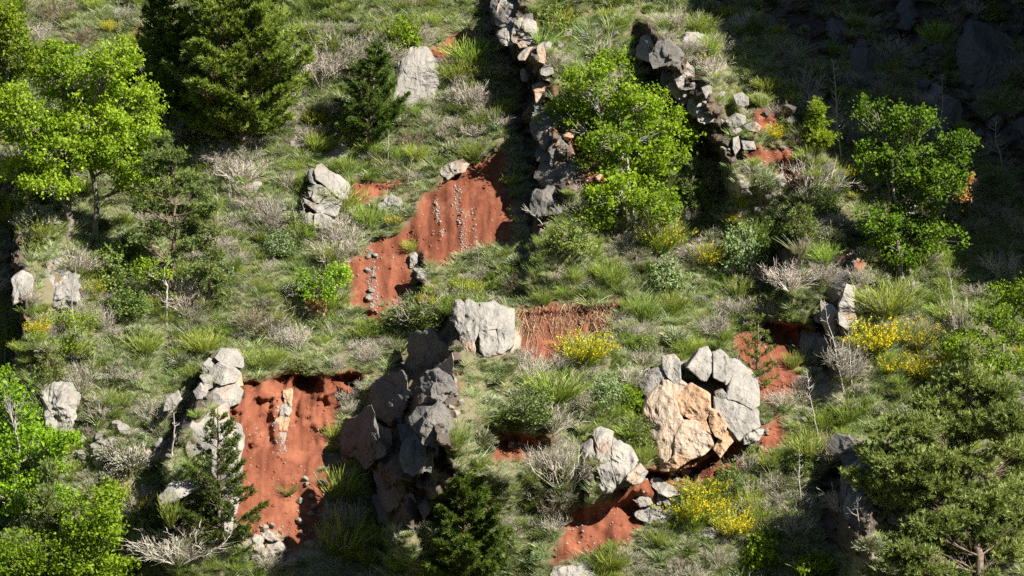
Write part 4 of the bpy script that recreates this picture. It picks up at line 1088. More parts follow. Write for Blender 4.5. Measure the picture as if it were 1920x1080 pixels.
def make_leafy(seed, leaf=0.07, n=110):
    r = np.random.default_rng(seed); b, w = Bag(), Bag()
    d = rvec(r, n); d[:, 2] = np.abs(d[:, 2]) * 0.95 + 0.05
    q = r.uniform(0.3, 1, n) ** 0.5 * (1 + 0.15 * r.normal(size=n))
    tips = d * np.array([0.5, 0.5, 0.78]) * q[:, None]
    ribbons(w, np.stack([d * np.array([0.06, 0.06, 0.0]), tips * 0.5 + r.normal(0, 0.03, (n, 3)), tips], 1), 0.02, r, 0.5)
    c = np.repeat(tips, 16, 0) + r.normal(0, 0.052, (n * 16, 3))
    leaves(b, c, leaf, r, 0.45, np.clip(np.repeat(0.5 + 0.22 * r.normal(size=n), 16) + 0.2 * r.normal(size=len(c)), 0, 1))
    return b, w

def make_cushion(seed, flower):
    r = np.random.default_rng(seed); b, f = Bag(), Bag()
    n = 650
    d = rvec(r, n); d[:, 2] = np.abs(d[:, 2]) * 0.9 + 0.08
    lump = 1 + 0.28 * perlin(d * 2.3 + seed)
    tip = d * np.array([0.52, 0.52, 0.46]) * (lump * r.uniform(0.75, 1.1, n))[:, None]
    s = tip * r.uniform(0.35, 0.65, (n, 1))
    ribbons(b, np.stack([s, (s + tip) / 2 + r.normal(0, 0.02, (n, 3)), tip], 1), 0.030, r, np.clip(0.5 + 0.3 * r.normal(size=n), 0, 1), 0.5)
    if flower: leaves(f, tip[r.random(n) < flower], 0.05, r, 0.4)
    return b, f if f.n else None

def make_dry(seed):
    r = np.random.default_rng(seed); b = Bag()
    P, d, L = stems(r, 34, 1.0, 1.0, 0.10, 4, 0.05)
    ribbons(b, P, 0.024, r, 0.6 + 0.2 * r.random(len(P)))
    lev = P
    for g, (cnt, ln, wd) in enumerate([(6, 0.42, 0.013), (4, 0.24, 0.010)]):
        nn = len(lev) * cnt
        i = np.repeat(np.arange(len(lev)), cnt); u = r.uniform(0.3, 0.98, nn)
        k = lev.shape[1] - 1; j = np.minimum((u * k).astype(int), k - 1)
        s = lev[i, j] + (lev[i, j + 1] - lev[i, j]) * (u * k - j)[:, None]
        dd = unit(unit(lev[i, -1] - lev[i, 0]) + rvec(r, nn) * 0.75 + np.array([0, 0, 0.15]))
        l = ln * r.uniform(0.4, 1, nn)
        Q = np.stack([s, s + dd * l[:, None] * 0.5 + r.normal(0, 0.015, (nn, 3)), s + dd * l[:, None]], 1)
        ribbons(b, Q, wd, r, np.clip(0.5 + 0.3 * r.normal(size=nn), 0, 1)); lev = Q
    return b, None

def make_tuft(seed, n=70, h=1.0, w=0.03):
    r = np.random.default_rng(seed); b = Bag()
    P, d, L = stems(r, n, h, 0.75, 0.22, 4, 0.35)
    P[..., 2] -= 0.04
    ribbons(b, P, w, r, np.clip(0.5 + 0.3 * r.normal(size=n), 0, 1), 0.2)
    return b

PROTO = {}
def proto(kind):
    if kind in PROTO: return PROTO[kind]
    out = []
    for s in range(3):
        sd = sum(map(ord, kind)) + s * 13
        if kind == 'broom': b, f = make_broom(sd, 0); parts = [('stems', b, 'broom')]
        elif kind == 'yellow_broom': b, f = make_broom(sd, 0.62); parts = [('stems', b, 'broom'), ('blossom', f, 'yellow')]
        elif kind == 'tinged_broom': b, f = make_broom(sd, 0.2); parts = [('stems', b, 'broom'), ('blossom', f, 'yellow')]
        elif kind == 'leafy': b, f = make_leafy(sd); parts = [('leaves', b, 'leafy'), ('twigs', f, 'dry_brown')]
        elif kind == 'bright': b, f = make_leafy(sd, 0.08, 120); parts = [('leaves', b, 'oak'), ('twigs', f, 'dry_brown')]
        elif kind == 'bluegreen': b, f = make_leafy(sd, 0.075, 130); parts = [('leaves', b, 'bluegreen'), ('twigs', f, 'dry')]
        elif kind == 'thyme': b, f = make_cushion(sd, 0); parts = [('sprigs', b, 'thyme')]
        elif kind == 'mauve': b, f = make_cushion(sd, 0.55); parts = [('sprigs', b, 'thyme'), ('blossom', f, 'mauve')]
        elif kind == 'dry': b, f = make_dry(sd); parts = [('twigs', b, 'dry')]
        elif kind == 'dry_brown': b, f = make_dry(sd); parts = [('twigs', b, 'dry_brown')]
        elif kind == 'rosette': b = make_tuft(sd, 34, 1.0, 0.085); parts = [('leaves', b, 'rosette')]
        elif kind == 'green_tuft': b = make_tuft(sd, 120, 1.0, 0.03); parts = [('blades', b, 'grass')]
        out.append([(n, b.mesh(n, [M[m]])) for n, b, m in parts])
    PROTO[kind] = out
    return out

WORDS = {
    'broom': ('broom_shrub', 'green broom', 'shrub', 'green broom bushes'), 'yellow_broom': ('broom_shrub', 'yellow flowering broom', 'shrub', 'yellow flowering brooms'),
    'tinged_broom': ('broom_shrub', 'green broom with sparse yellow blossom', 'shrub', 'brooms with sparse blossom'), 'leafy': ('leafy_shrub', 'dark leafy shrub', 'shrub', 'dark leafy shrubs'),
    'bright': ('leafy_shrub', 'bright green leafy shrub', 'shrub', 'bright green shrubs'), 'bluegreen': ('leafy_shrub', 'grey green leafy shrub', 'shrub', 'grey green leafy shrubs'),
    'thyme': ('cushion_shrub', 'grey green cushion shrub', 'shrub', 'low cushion shrubs'), 'mauve': ('cushion_shrub', 'mauve tinged cushion shrub', 'shrub', 'mauve tinged cushions'),
    'dry': ('bare_shrub', 'bare grey twiggy shrub', 'dead shrub', 'bare grey shrubs'), 'dry_brown': ('bare_shrub', 'bare brownish twiggy shrub', 'dead shrub', 'bare brown shrubs'),
    'rosette': ('strap_leaved_plant', 'rosette of pale strap leaves', 'plant', 'strap leaved plants'), 'green_tuft': ('grass_tussock', 'fresh green grass tussock', 'grass tussock', 'grass tussocks'),
}
LM = [(905, 630, 'the split limestone block'), (1310, 760, 'the ochre stained outcrop'), (1145, 860, 'the grey fluted outcrop'), (605, 370, 'the boulder cracked into blocks'),
      (420, 710, 'the tower of stacked blocks'), (410, 870, 'the tan rock wall'), (110, 760, 'the furrowed boulder'), (113, 540, 'the pale boulder under the forked oak'), (785, 140, 'the smooth upright slab'),
      (630, 287, 'the flat layered rock'), (850, 318, 'the tilted slab on the scar'), (1000, 150, 'the broken ridge crest'), (1390, 220, 'the jagged pale ridge'), (1530, 640, 'the small red hollow'),
      (1585, 590, 'the upright rock fin'), (1225, 930, 'the pile of grey boulders'), (1070, 1075, 'the boulder at the bottom edge'), (1860, 110, 'the largest shaded boulder'),
      (160, 230, 'the wide forked oak'), (1170, 250, 'the tall oak'), (1710, 350, 'the rounded half shaded oak'), (60, 860, 'the slim trunked bright tree'), (610, 530, 'the small crooked oak'),
      (300, 510, 'the slender young oak'), (1880, 620, 'the oak above the spreading pine'), (440, 140, 'the biggest dark pine'), (690, 180, 'the dense little pine'), (330, 380, 'the tall layered pine'),
      (395, 490, 'the feathery young pine'), (1780, 880, 'the huge spreading pine'), (400, 930, 'the slim young pine'), (868, 1000, 'the bushy young pine'), (1418, 660, 'the pine sapling'),
      (1535, 235, 'the pointed juniper'), (1300, 275, 'the round juniper'), (850, 400, 'the great red scar'), (540, 830, 'the deep red bank'), (1060, 610, 'the bank of hanging roots'),
      (1120, 990, 'the small low red bank'), (720, 520, 'the lower step of the red scar'), (730, 850, 'the dark rock face'), (1000, 310, 'the dark gully'), (730, 368, 'the low pale boulder'), (500, 1015, 'the rock heap'), (975, 815, 'the little red bank'), (1260, 180, 'the steep shaded wall')]

def place_label(desc, px, py):
    order = sorted(LM, key=lambda l: (l[0] - px) ** 2 + (l[1] - py) ** 2)
    for lx, ly, nm in order[:14]:
        dx, dy = px - lx, py - ly; dd = math.hypot(dx, dy)
        if abs(dx) > 2.2 * abs(dy): w = 'right of' if dx > 0 else 'left of'
        elif abs(dy) > 2.2 * abs(dx): w = 'below' if dy > 0 else 'above'
        else: w = ('below' if dy > 0 else 'above') + ' and ' + ('right of' if dx > 0 else 'left of')
        if dd < 45: w = 'close ' + w
        elif dd > 150: w = 'well ' + w
        l = f'{desc} {w} {nm}'
        if l not in USED and len(l.split()) <= 16: return l
    for (ax, ay, an) in order[:8]:
        for (bx, by, bn) in order[:8]:
            l = f'{desc} between {an} and {bn}'
            if an < bn and l not in USED and len(l.split()) <= 16: return l
    return f'{desc} among others {order[0][2]}'

NSH = {}
RNG = np.random.default_rng(77)
PLACED = []
def shrub(kind, px, py, w, h=None, label=None, size_word=True):
    """px, py: foot of the plant in the photo; w, h: its width and height there"""
    h = h or w * 0.8
    nm, desc, cat, grp = WORDS[kind]
    k = NSH.get(kind, 0); NSH[kind] = k + 1
    parts = proto(kind)[k % 3]
    P = hit([(px, py)])[0]
    root = link(nm, parts[0][1], P - np.array([0, 0, 0.04]))
    if parts[0][0] and len(parts) > 1:
        for pn, me in parts[1:]: link(pn, me, (0, 0, 0), root)
    wide = {'broom': 1.25, 'yellow_broom': 1.25, 'tinged_broom': 1.25, 'dry': 1.5, 'dry_brown': 1.5, 'rosette': 1.4, 'green_tuft': 1.5}.get(kind, 1.05)
    tall = {'leafy': 0.8, 'bright': 0.8, 'bluegreen': 0.8, 'thyme': 0.5, 'mauve': 0.5}.get(kind, 0.95)
    sw = w * PXM / wide; sh = h * PXM / tall
    root.scale = (sw, sw, sh)
    root.rotation_euler = (RNG.normal(0, 0.06), RNG.normal(0, 0.06), RNG.uniform(0, 6.28))
    s = ''
    if size_word: s = 'large ' if w > 75 else ('small ' if w < 34 else '')
    tag(root, label or place_label(s + desc, px, py - h / 2), cat, grp)
    PLACED.append((px, py - h * 0.3, w))
    return root

for a in [
    ('yellow_broom', 1095, 690, 88, 70), ('yellow_broom', 1640, 662, 95, 62), ('broom', 1665, 590, 120, 70), ('yellow_broom', 1730, 720, 70, 62), ('tinged_broom', 1715, 655, 90, 60),
    ('yellow_broom', 1300, 988, 95, 70), ('yellow_broom', 1378, 1008, 72, 55), ('tinged_broom', 1318, 935, 90, 45), ('yellow_broom', 276, 962, 48, 40), ('yellow_broom', 72, 632, 40, 36), ('yellow_broom', 880, 905, 32, 28),
    ('yellow_broom', 205, 62, 34, 30), ('yellow_broom', 1592, 338, 36, 34), ('yellow_broom', 1448, 262, 42, 32), ('tinged_broom', 1050, 55, 60, 45), ('tinged_broom', 1365, 35, 55, 30),
    ('tinged_broom', 880, 560, 56, 44), ('yellow_broom', 800, 575, 34, 30), ('yellow_broom', 1372, 422, 34, 26), ('tinged_broom', 750, 1075, 48, 38), ('yellow_broom', 838, 1078, 30, 26), ('tinged_broom', 1665, 700, 60, 45),
    ('bluegreen', 1392, 502, 88, 82), ('tinged_broom', 1325, 500, 62, 52), ('tinged_broom', 1238, 475, 95, 70), ('broom', 1148, 540, 62, 58), ('leafy', 1195, 832, 66, 46), ('broom', 1205, 870, 48, 40),
    ('leafy', 1070, 470, 90, 62), ('leafy', 1555, 402, 52, 44), ('leafy', 1450, 470, 85, 60), ('leafy', 1500, 440, 70, 60), ('broom', 1548, 495, 62, 45), ('broom', 1485, 690, 36, 34),
    ('broom', 270, 665, 66, 50), ('broom', 490, 692, 72, 42), ('leafy', 560, 700, 72, 36), ('broom', 640, 945, 70, 70), ('green_tuft', 540, 925, 44, 30), ('broom', 1205, 605, 60, 62), ('broom', 850, 850, 45, 60),
    ('leafy', 1000, 790, 85, 60), ('broom', 1040, 755, 110, 66), ('bluegreen', 1130, 765, 80, 60), ('dry', 880, 205, 90, 62), ('dry', 455, 345, 85, 56), ('dry', 605, 165, 100, 80), ('dry', 640, 225, 70, 55),
    ('dry', 1480, 545, 90, 56), ('mauve', 1512, 668, 44, 20), ('mauve', 1408, 612, 44, 30), ('thyme', 1350, 350, 110, 46), ('mauve', 1300, 345, 70, 36), ('thyme', 1430, 345, 60, 34), ('mauve', 245, 880, 80, 46), ('mauve', 205, 862, 60, 36),
    ('mauve', 215, 900, 55, 34), ('dry_brown', 480, 625, 90, 60), ('dry', 1585, 705, 80, 70), ('dry', 1490, 1010, 80, 62), ('dry_brown', 110, 45, 90, 60), ('dry_brown', 150, 85, 70, 40), ('dry', 1000, 720, 80, 62), ('dry', 1100, 720, 60, 40),
    ('dry', 560, 655, 60, 50), ('bright', 760, 90, 80, 62), ('broom', 740, 150 - 60, 60, 60), ('broom', 880, 120, 90, 56), ('broom', 860, 155, 80, 50), ('broom', 700, 290, 60, 36), ('leafy', 1030, 60, 80, 60),
    ('rosette', 1240, 1050, 46, 34), ('rosette', 945, 1042, 54, 36), ('rosette', 1135, 665, 26, 40), ('rosette', 1105, 70, 40, 40), ('bright', 1530, 1085, 90, 50), ('bright', 1430, 1060, 70, 60), ('broom', 1520, 865, 80, 62), ('broom', 1590, 795, 60, 50),
    ('leafy', 60, 470, 55, 60), ('broom', 75, 460, 80, 60), ('tinged_broom', 20, 430, 60, 60), ('broom', 20, 395, 60, 40), ('leafy', 210, 530, 100, 70), ('leafy', 240, 585, 90, 50), ('broom', 620, 580, 70, 40), ('broom', 690, 425, 60, 50),
    ('tinged_broom', 735, 425, 34, 28), ('broom', 1310, 60, 60, 44), ('broom', 1330, 110, 48, 56), ('tinged_broom', 1312, 120, 44, 34), ('dry', 1270, 60, 80, 50), ('broom', 710, 790, 40, 30), ('leafy', 780, 600, 100, 50), ('broom', 840, 590, 60, 44),
    ('dry_brown', 1050, 970, 70, 50), ('dry', 1010, 885, 70, 50), ('dry', 990, 800, 44, 60), ('thyme', 900, 830, 60, 36), ('bright', 1180, 765, 60, 44), ('thyme', 1400, 540, 70, 36), ('thyme', 1560, 450, 60, 30), ('mauve', 1540, 440, 44, 26),
    ('broom', 1440, 880, 50, 44), ('leafy', 1370, 925, 60, 56), ('broom', 1410, 960, 56, 52), ('dry', 1555, 870, 60, 44), ('leafy', 1500, 880, 55, 44), ('broom', 640, 1050, 80, 90), ('dry', 650, 1000, 70, 62), ('dry', 620, 1040, 60, 60), ('broom', 700, 1030, 80, 56),
    ('leafy', 560, 430, 40, 40), ('bright', 575, 440, 36, 22), ('leafy', 566, 360, 30, 34), ('broom', 320, 985, 36, 60), ('dry', 270, 1060, 60, 60), ('leafy', 275, 985, 60, 50), ('dry', 195, 790, 60, 40), ('leafy', 1480, 600, 40, 26),
    ('leafy', 880, 640 - 55, 60, 34), ('broom', 1780, 600, 80, 44), ('dry', 1880, 520, 90, 50), ('dry', 1800, 620, 60, 60), ('tinged_broom', 1790, 690, 60, 50), ('leafy', 800, 620, 60, 40), ('leafy', 700, 620, 60, 30), ('broom', 1285, 760 - 95, 50, 30),
]:
    shrub(*a)

# more of the same over the open slope, and dim ones in the deep shade
def solid_at(x, z):
    i = np.clip(np.searchsorted(GX, x), 0, NX - 1); j = np.clip(np.searchsorted(GZ, z), 0, NZ - 1)
    return SOLID[j, i] + (red[j, i] > 0.3) + 0.0
fill_kinds = ['thyme'] * 9 + ['mauve'] * 3 + ['broom'] * 5 + ['dry'] * 6 + ['dry_brown'] * 2 + ['leafy'] * 4 + ['tinged_broom'] * 2 + ['bluegreen'] * 3
cnt = 0; tries = 0
while cnt < 265 and tries < 6000:
    tries += 1
    px, py = RNG.uniform(-10, 1930), RNG.uniform(10, 1085)
    w = float(np.clip(44 * math.exp(0.42 * RNG.normal()), 20, 105))
    if any((px - q[0]) ** 2 + ((py - w * 0.25 - q[1]) * 1.4) ** 2 < ((w + q[2]) * 0.33) ** 2 for q in PLACED): continue
    P = on_slope([(px, py)])[0]
    P2_ = on_slope([(px, py - 0.45 * w)])[0]
    if solid_at(P2_[0], P2_[2]) > 0.5 or solid_at(P[0], P[2]) > 0.5 or sample(wall, P[0], P[2])[0] > 0.3: continue
    if 380 < px < 480 and 780 < py < 900: continue
    if any(px + 0.4 * w > b[0] and px - 0.4 * w < b[2] and py > b[1] and py - 0.7 * w < b[3] for b in ROCKBOX): continue
    kind = fill_kinds[RNG.integers(len(fill_kinds))]
    if kind.startswith('dry'): w = min(w, 58)
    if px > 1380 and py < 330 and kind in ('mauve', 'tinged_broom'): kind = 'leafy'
    tall = {'thyme': 0.5, 'mauve': 0.45, 'dry': 0.75, 'green_tuft': 0.6}.get(kind, 0.75)
    shrub(kind, px, py, w, w * tall * RNG.uniform(0.8, 1.2)); cnt += 1

# dead saplings and bare stems
def dead_stem(base, top, label, seed, rad=0.022, side=18, mat='dead_wood', ln=0.35):
    r = np.random.default_rng(seed)
    foot = hit([base])[0]; tip = at_depth([top], foot[1] - 0.15)[0]
    H = np.linalg.norm(tip - foot); b = Bag(); t = np.linspace(0, 1, 9)[:, None]
    P = foot * (1 - t) + tip * t + np.cumsum(r.normal(0, 0.018 * H ** 0.5, (9, 3)), 0) * np.sin(np.pi * t) - foot
    P[0, 2] -= 0.1
    tube(b, P, np.linspace(rad, rad * 0.25, 9), 6, 0.6)
    n = side; u = r.uniform(0.3, 0.98, n); j = np.minimum((u * 8).astype(int), 7)
    s = P[j] + (P[j + 1] - P[j]) * (u * 8 - j)[:, None]
    d = unit(rvec(r, n) * np.array([1, 1, 0.4]) + np.array([0, 0, 0.5])); l = ln * (1.15 - u) * r.uniform(0.5, 1.3, n) + 0.06
    tw = Bag()
    for k in range(n):
        Q = np.stack([s[k], s[k] + d[k] * l[k] * 0.55, s[k] + d[k] * l[k] + np.array([0, 0, 0.25 * l[k]])])
        tube(tw, Q, [rad * 0.45, rad * 0.3, 0.004], 4, 0.6)
        e = Q[1] + unit(d[k] + rvec(r, 1)[0] * 0.8) * l[k] * 0.5; tube(tw, np.stack([Q[1], e]), [rad * 0.25, 0.003], 3, 0.6)
    o = link('dead_sapling', None, foot); tag(o, label, 'dead tree', 'dead saplings')
    link('trunk', b.mesh('trunk', [M[mat]], True), (0, 0, 0), o); link('twigs', tw.mesh('twigs', [M[mat]], True), (0, 0, 0), o)

for k, (b, t, l, rd, sd, ln) in enumerate([
    ((1578, 305), (1562, 112), 'tallest bare grey sapling beside the pointed juniper', 0.03, 34, 0.55), ((1880, 318), (1868, 215), 'bleached dead sapling at the foot of the shaded cliff', 0.03, 26, 0.5), ((1764, 240), (1765, 138), 'thin bare stem rising behind the rounded oak into shade', 0.025, 26, 0.45),
    ((1535, 822), (1512, 692), 'leaning grey dead sapling below the small red hollow', 0.028, 18, 0.35), ((1583, 735), (1545, 562), 'leaning bare sapling in front of the upright rock fin', 0.028, 20, 0.4), ((1597, 738), (1588, 600), 'straight bare sapling in front of the upright rock fin', 0.025, 16, 0.4),
    ((1504, 950), (1500, 842), 'upright dead stick at the edge of the shady hollow', 0.022, 14, 0.3), ((1792, 600), (1775, 502), 'bare stick rising out of brooms below the rounded oak', 0.025, 10, 0.25), ((1768, 598), (1760, 540), 'short leaning stick beside the brooms under the rounded oak', 0.02, 6, 0.25),
    ((147, 672), (145, 470), 'tall bare grey stick in the sapling by the shady gully', 0.026, 8, 0.35), ((556, 438), (548, 378), 'bare pale stick at the shaded side of the boulder cracked into blocks', 0.018, 5, 0.2), ((574, 440), (564, 372), 'second pale stick nearer the face of the boulder cracked into blocks', 0.018, 5, 0.2),
    ((934, 112), (933, 68), 'short dead stub in the darkness above the gully', 0.022, 6, 0.2), ((322, 850), (326, 772), 'stout pale snag at the foot of the stacked blocks', 0.04, 8, 0.25), ((727, 310), (728, 242), 'thin forked pale sapling above the great red scar', 0.02, 9, 0.4), ((763, 352), (772, 298), 'short pale sapling behind the low pale boulder', 0.018, 10, 0.35),
    ((1143, 98), (1152, 38), 'slanting white stick above the tall oak', 0.022, 5, 0.2), ((735, 55), (733, 20), 'short white stub beside the bright shrub at the top', 0.02, 4, 0.15), ((895, 505), (893, 458), 'thin dry stalk at the foot of the great red scar', 0.014, 6, 0.2),
    ((433, 360 + 30), (430, 335), 'slim grey sapling between the feathery pine and the white stone', 0.018, 8, 0.3), ((408, 420), (405, 350), 'pale thin trunk standing in grass uphill of the feathery pine', 0.02, 6, 0.25), ((175, 720), (180, 650), 'cluster of dry grey stalks on the bank of the shady gully', 0.018, 14, 0.35),
    ((1612, 985), (1606, 935), 'dead forked bush stem in the shady hollow', 0.024, 14, 0.4), ((790, 860), (775, 800), 'bare forked stem against the dark rock face', 0.02, 12, 0.45), ((1022, 425), (985, 395), 'dry grey branches leaning out of the gully mouth', 0.02, 16, 0.5),
    ((272, 1010), (262, 970), 'leaning grey stem under the yellow broom by the lower trees', 0.03, 6, 0.25), ((1900, 545), (1905, 495), 'spray of bare violet grey branches above the edge oak', 0.022, 26, 0.6)]):
    dead_stem(b, t, l, 300 + k, rd, sd, 'dead_wood', ln)

# roots hanging from the cut banks
def root_fringe(pl, label, n, seed, drop):
    r = np.random.default_rng(seed); q = np.asarray(pl, float); b = Bag()
    f = np.sort(np.clip(r.uniform(0, 1, n) + 0.04 * r.normal(size=n), 0, 0.999)) * (len(q) - 1); i = np.minimum(f.astype(int), len(q) - 2)
    p = q[i] + (q[i + 1] - q[i]) * (f - i)[:, None]
    P0 = hit(p + np.stack([np.zeros(n), r.uniform(-5, 40, n)], 1)) + np.array([0, -0.05, 0])
    l = drop * r.uniform(0.05, 1.0, n) ** 1.6 * np.clip(0.75 + 0.9 * np.sin(f * 9.0), 0.15, 1.3)
    k = np.linspace(0, 1, 5)
    P0[:, 1] -= 0.08
    P = P0[:, None] + np.stack([np.zeros_like(k)[None] + np.cumsum(r.normal(0, 0.2, (n, 5)), 1) * l[:, None], -0.06 * np.sin(k * 3)[None] + np.cumsum(r.normal(0, 0.02, (n, 5)), 1), -k[None] * l[:, None]], -1)
    P[..., 1] = np.minimum(P[..., 1], sample(F, P[..., 0].ravel(), P[..., 2].ravel()).reshape(n, 5) - r.uniform(0.02, 0.16, (n, 1)))
    c = P0.mean(0); ribbons(b, P - c, 0.012 + 0.03 * r.random(n) ** 3, r, 0.5)
    o = link('hanging_roots', b.mesh('hanging_roots', [M['root']]), c); o['kind'] = 'stuff'
    o['label'] = label
root_fringe([(962, 574), (1080, 568), (1166, 566)], 'tangle of dry roots hanging from the turf lip', 900, 5, 1.1)

# ------------------------------------------------------------------ loose stones one can count, then rubble
STONES = []
for s in range(6):
    r = np.random.default_rng(500 + s)
    bm_v = rvec(r, 1)
    import bmesh
    bm = bmesh.new(); bmesh.ops.create_icosphere(bm, subdivisions=3, radius=1.0)
    V = np.array([v.co[:] for v in bm.verts]); Fc = np.array([[v.index for v in f.verts] for f in bm.faces]); bm.free()
    V *= np.array([1.0, 0.85, 0.7])
    for k in range(16):
        nrm = rvec(r, 1)[0]; d = r.uniform(0.38, 0.72)
        h = V @ nrm; V = V - np.maximum(h - d, 0)[:, None] * nrm
    V = V * (1 + 0.10 * fbm(V * 1.6 + s * 5, 3))[:, None]
    STONES.append((V, Fc))
SMESH = {}
def stone(px, py, w, mat='rock'):
    s = int(RNG.integers(6)); key = (s, mat)
    if key not in SMESH: SMESH[key] = mesh('stone', STONES[s][0], None, STONES[s][1], None, [M[mat]], False)
    P = hit([(px, py)])[0]
    o = link('stone', SMESH[key], P + np.array([0, -0.2 * w * PXM, 0.1 * w * PXM]))
    k = w * PXM / 1.7
    o.scale = (k, k, k * RNG.uniform(0.7, 1.1)); o.rotation_euler = tuple(RNG.uniform(-0.5, 0.5, 2)) + (RNG.uniform(0, 6.28),)
    d = {'rock': 'pale stone', 'rock_tan': 'tan stone', 'rock_mid': 'mottled grey stone', 'rock_dark': 'shaded grey stone', 'rock_ochre': 'orange stone'}[mat]
    tag(o, place_label(('small ' if w < 17 else '') + d, px, py), 'stone', 'loose stones on the slope')
for (x0, y0, x1, y1, n, lo, hi, mt) in [(445, 985, 560, 1070, 16, 12, 26, 'rock_tan'), (560, 890, 610, 1040, 12, 10, 22, 'rock_mid'), (1330, 340, 1470, 420, 16, 10, 24, 'rock'), (150, 790, 320, 910, 22, 12, 34, 'rock'),
                                        (1020, 240, 1140, 340, 16, 10, 22, 'rock_ochre'), (985, 430, 1070, 475, 8, 10, 20, 'rock_mid'), (1480, 660, 1640, 800, 14, 10, 22, 'rock_mid'), (1620, 960, 1700, 1030, 8, 10, 24, 'rock_tan'),
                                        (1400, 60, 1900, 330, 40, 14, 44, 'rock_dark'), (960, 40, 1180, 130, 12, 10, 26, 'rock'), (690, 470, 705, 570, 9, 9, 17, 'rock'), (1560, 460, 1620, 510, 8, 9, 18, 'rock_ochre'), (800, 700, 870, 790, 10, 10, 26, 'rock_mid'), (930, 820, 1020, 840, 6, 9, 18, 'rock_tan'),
                                        (1195, 880, 1330, 905, 10, 8, 16, 'rock_tan'), (1400, 780, 1440, 850, 6, 9, 18, 'rock_mid'), (1290, 150, 1370, 290, 10, 9, 18, 'rock_mid')]:
    for k in range(n): stone(RNG.uniform(x0, x1), RNG.uniform(y0, y1), RNG.uniform(lo, hi), mt)

def rubble(name, label, px, sizes, mat, seed):
    r = np.random.default_rng(seed); P = hit(px); b = Bag()
    sub = [0, 1, 2]
    base = np.array([[1, 0, 0], [-1, 0, 0], [0, 1, 0], [0, -1, 0], [0, 0, 1], [0, 0, -1.0]])
    T = np.array([[0, 2, 4], [2, 1, 4], [1, 3, 4], [3, 0, 4], [2, 0, 5], [1, 2, 5], [3, 1, 5], [0, 3, 5]])
    n = len(P)
    V = base[None] * r.uniform(0.6, 1.1, (n, 6, 1)) * (np.asarray(sizes) * PXM * 0.5)[:, None, None]
    a = r.uniform(0, 6.28, n); ca, sa = np.cos(a)[:, None], np.sin(a)[:, None]
    V = np.stack([V[..., 0] * ca - V[..., 2] * sa, V[..., 1], V[..., 0] * sa + V[..., 2] * ca], -1)
    c = P.mean(0)
    b.add((V + (P - c)[:, None]).reshape(-1, 3), T=(np.arange(n)[:, None, None] * 6 + T[None]).reshape(-1, 3))
    o = link(name, b.mesh(name, [M[mat]]), c); o['kind'] = 'stuff'; o['label'] = label

r_ = np.random.default_rng(9)
def streak(pts, n, wob):
    q = np.asarray(pts, float); f = r_.uniform(0, 1, n) * (len(q) - 1); i = np.minimum(f.astype(int), len(q) - 2)
    return q[i] + (q[i + 1] - q[i]) * (f - i)[:, None] + r_.normal(0, 1, (n, 2)) * np.array([wob, 2])
pts = np.concatenate([streak([(858, 348), (858, 385), (866, 425), (870, 470)], 260, 6), streak([(817, 375), (822, 415)], 90, 3), streak([(828, 430), (829, 445)], 12, 3), streak([(884, 390), (892, 440), (897, 470)], 70, 2),
                      streak([(699, 478), (697, 520), (700, 555), (706, 585)], 280, 6), streak([(935, 312), (950, 380)], 20, 4), streak([(538, 738), (528, 770), (520, 800), (530, 850)], 280, 6),
                      np.stack([r_.uniform(660, 950, 130), r_.uniform(330, 560, 130)], 1)])
pts = pts[[solid_at(*on_slope([p])[0][[0, 2]]) > 0.5 for p in pts]]
rubble('pebbles', 'lines of pale pebbles washed down the bare red scar', pts, 1.6 + 6 * r_.uniform(0, 1, len(pts)) ** 3 , 'rock', 1)
pts = np.stack([r_.uniform(440, 640, 330), r_.uniform(770, 1060, 330)], 1); rubble('gravel', 'scattered gravel on the deep red bank', pts, 1.5 + 6 * r_.uniform(0, 1, 330) ** 4, 'rock_tan', 2)
pts = np.concatenate([np.stack([r_.uniform(a, c, n), r_.uniform(b, d, n)], 1) for a, b, c, d, n in [(1330, 320, 1480, 420, 160), (150, 780, 330, 910, 200), (1060, 920, 1210, 1040, 90), (1480, 640, 1640, 820, 160), (1010, 230, 1150, 350, 220), (440, 985, 640, 1075, 220), (970, 430, 1080, 490, 90), (1380, 190, 1500, 340, 120), (950, 60, 1060, 330, 160), (1550, 450, 1620, 520, 70), (1190, 830, 1340, 900, 120), (1390, 600, 1500, 720, 60), (1590, 960, 1710, 1040, 90)]])
rubble('scree', 'loose chips of stone strewn over the stony parts of the hill', pts, r_.uniform(2, 7, len(pts)), 'rock_mid', 3)

M['clod'] = simple_mat('red_clods', (0.11, 0.03, 0.015), (0.30, 0.115, 0.06), 3)
pts = np.stack([r_.uniform(430, 1540, 26000), r_.uniform(50, 1050, 26000)], 1)
q = on_slope(pts); qi = np.clip(np.searchsorted(GX, q[:, 0]), 0, NX - 1); qj = np.clip(np.searchsorted(GZ, q[:, 2]), 0, NZ - 1)
pts = pts[(red[qj, qi] > 0.25) & (RNG.random(len(pts)) < np.where(red[qj, qi] > 0.9, 0.5, 1.0))][:2600]
rubble('soil_clods', 'crumbled red clods lying on the bare soil', pts, 1.8 + 8 * r_.uniform(0, 1, len(pts)) ** 4, 'clod', 4)

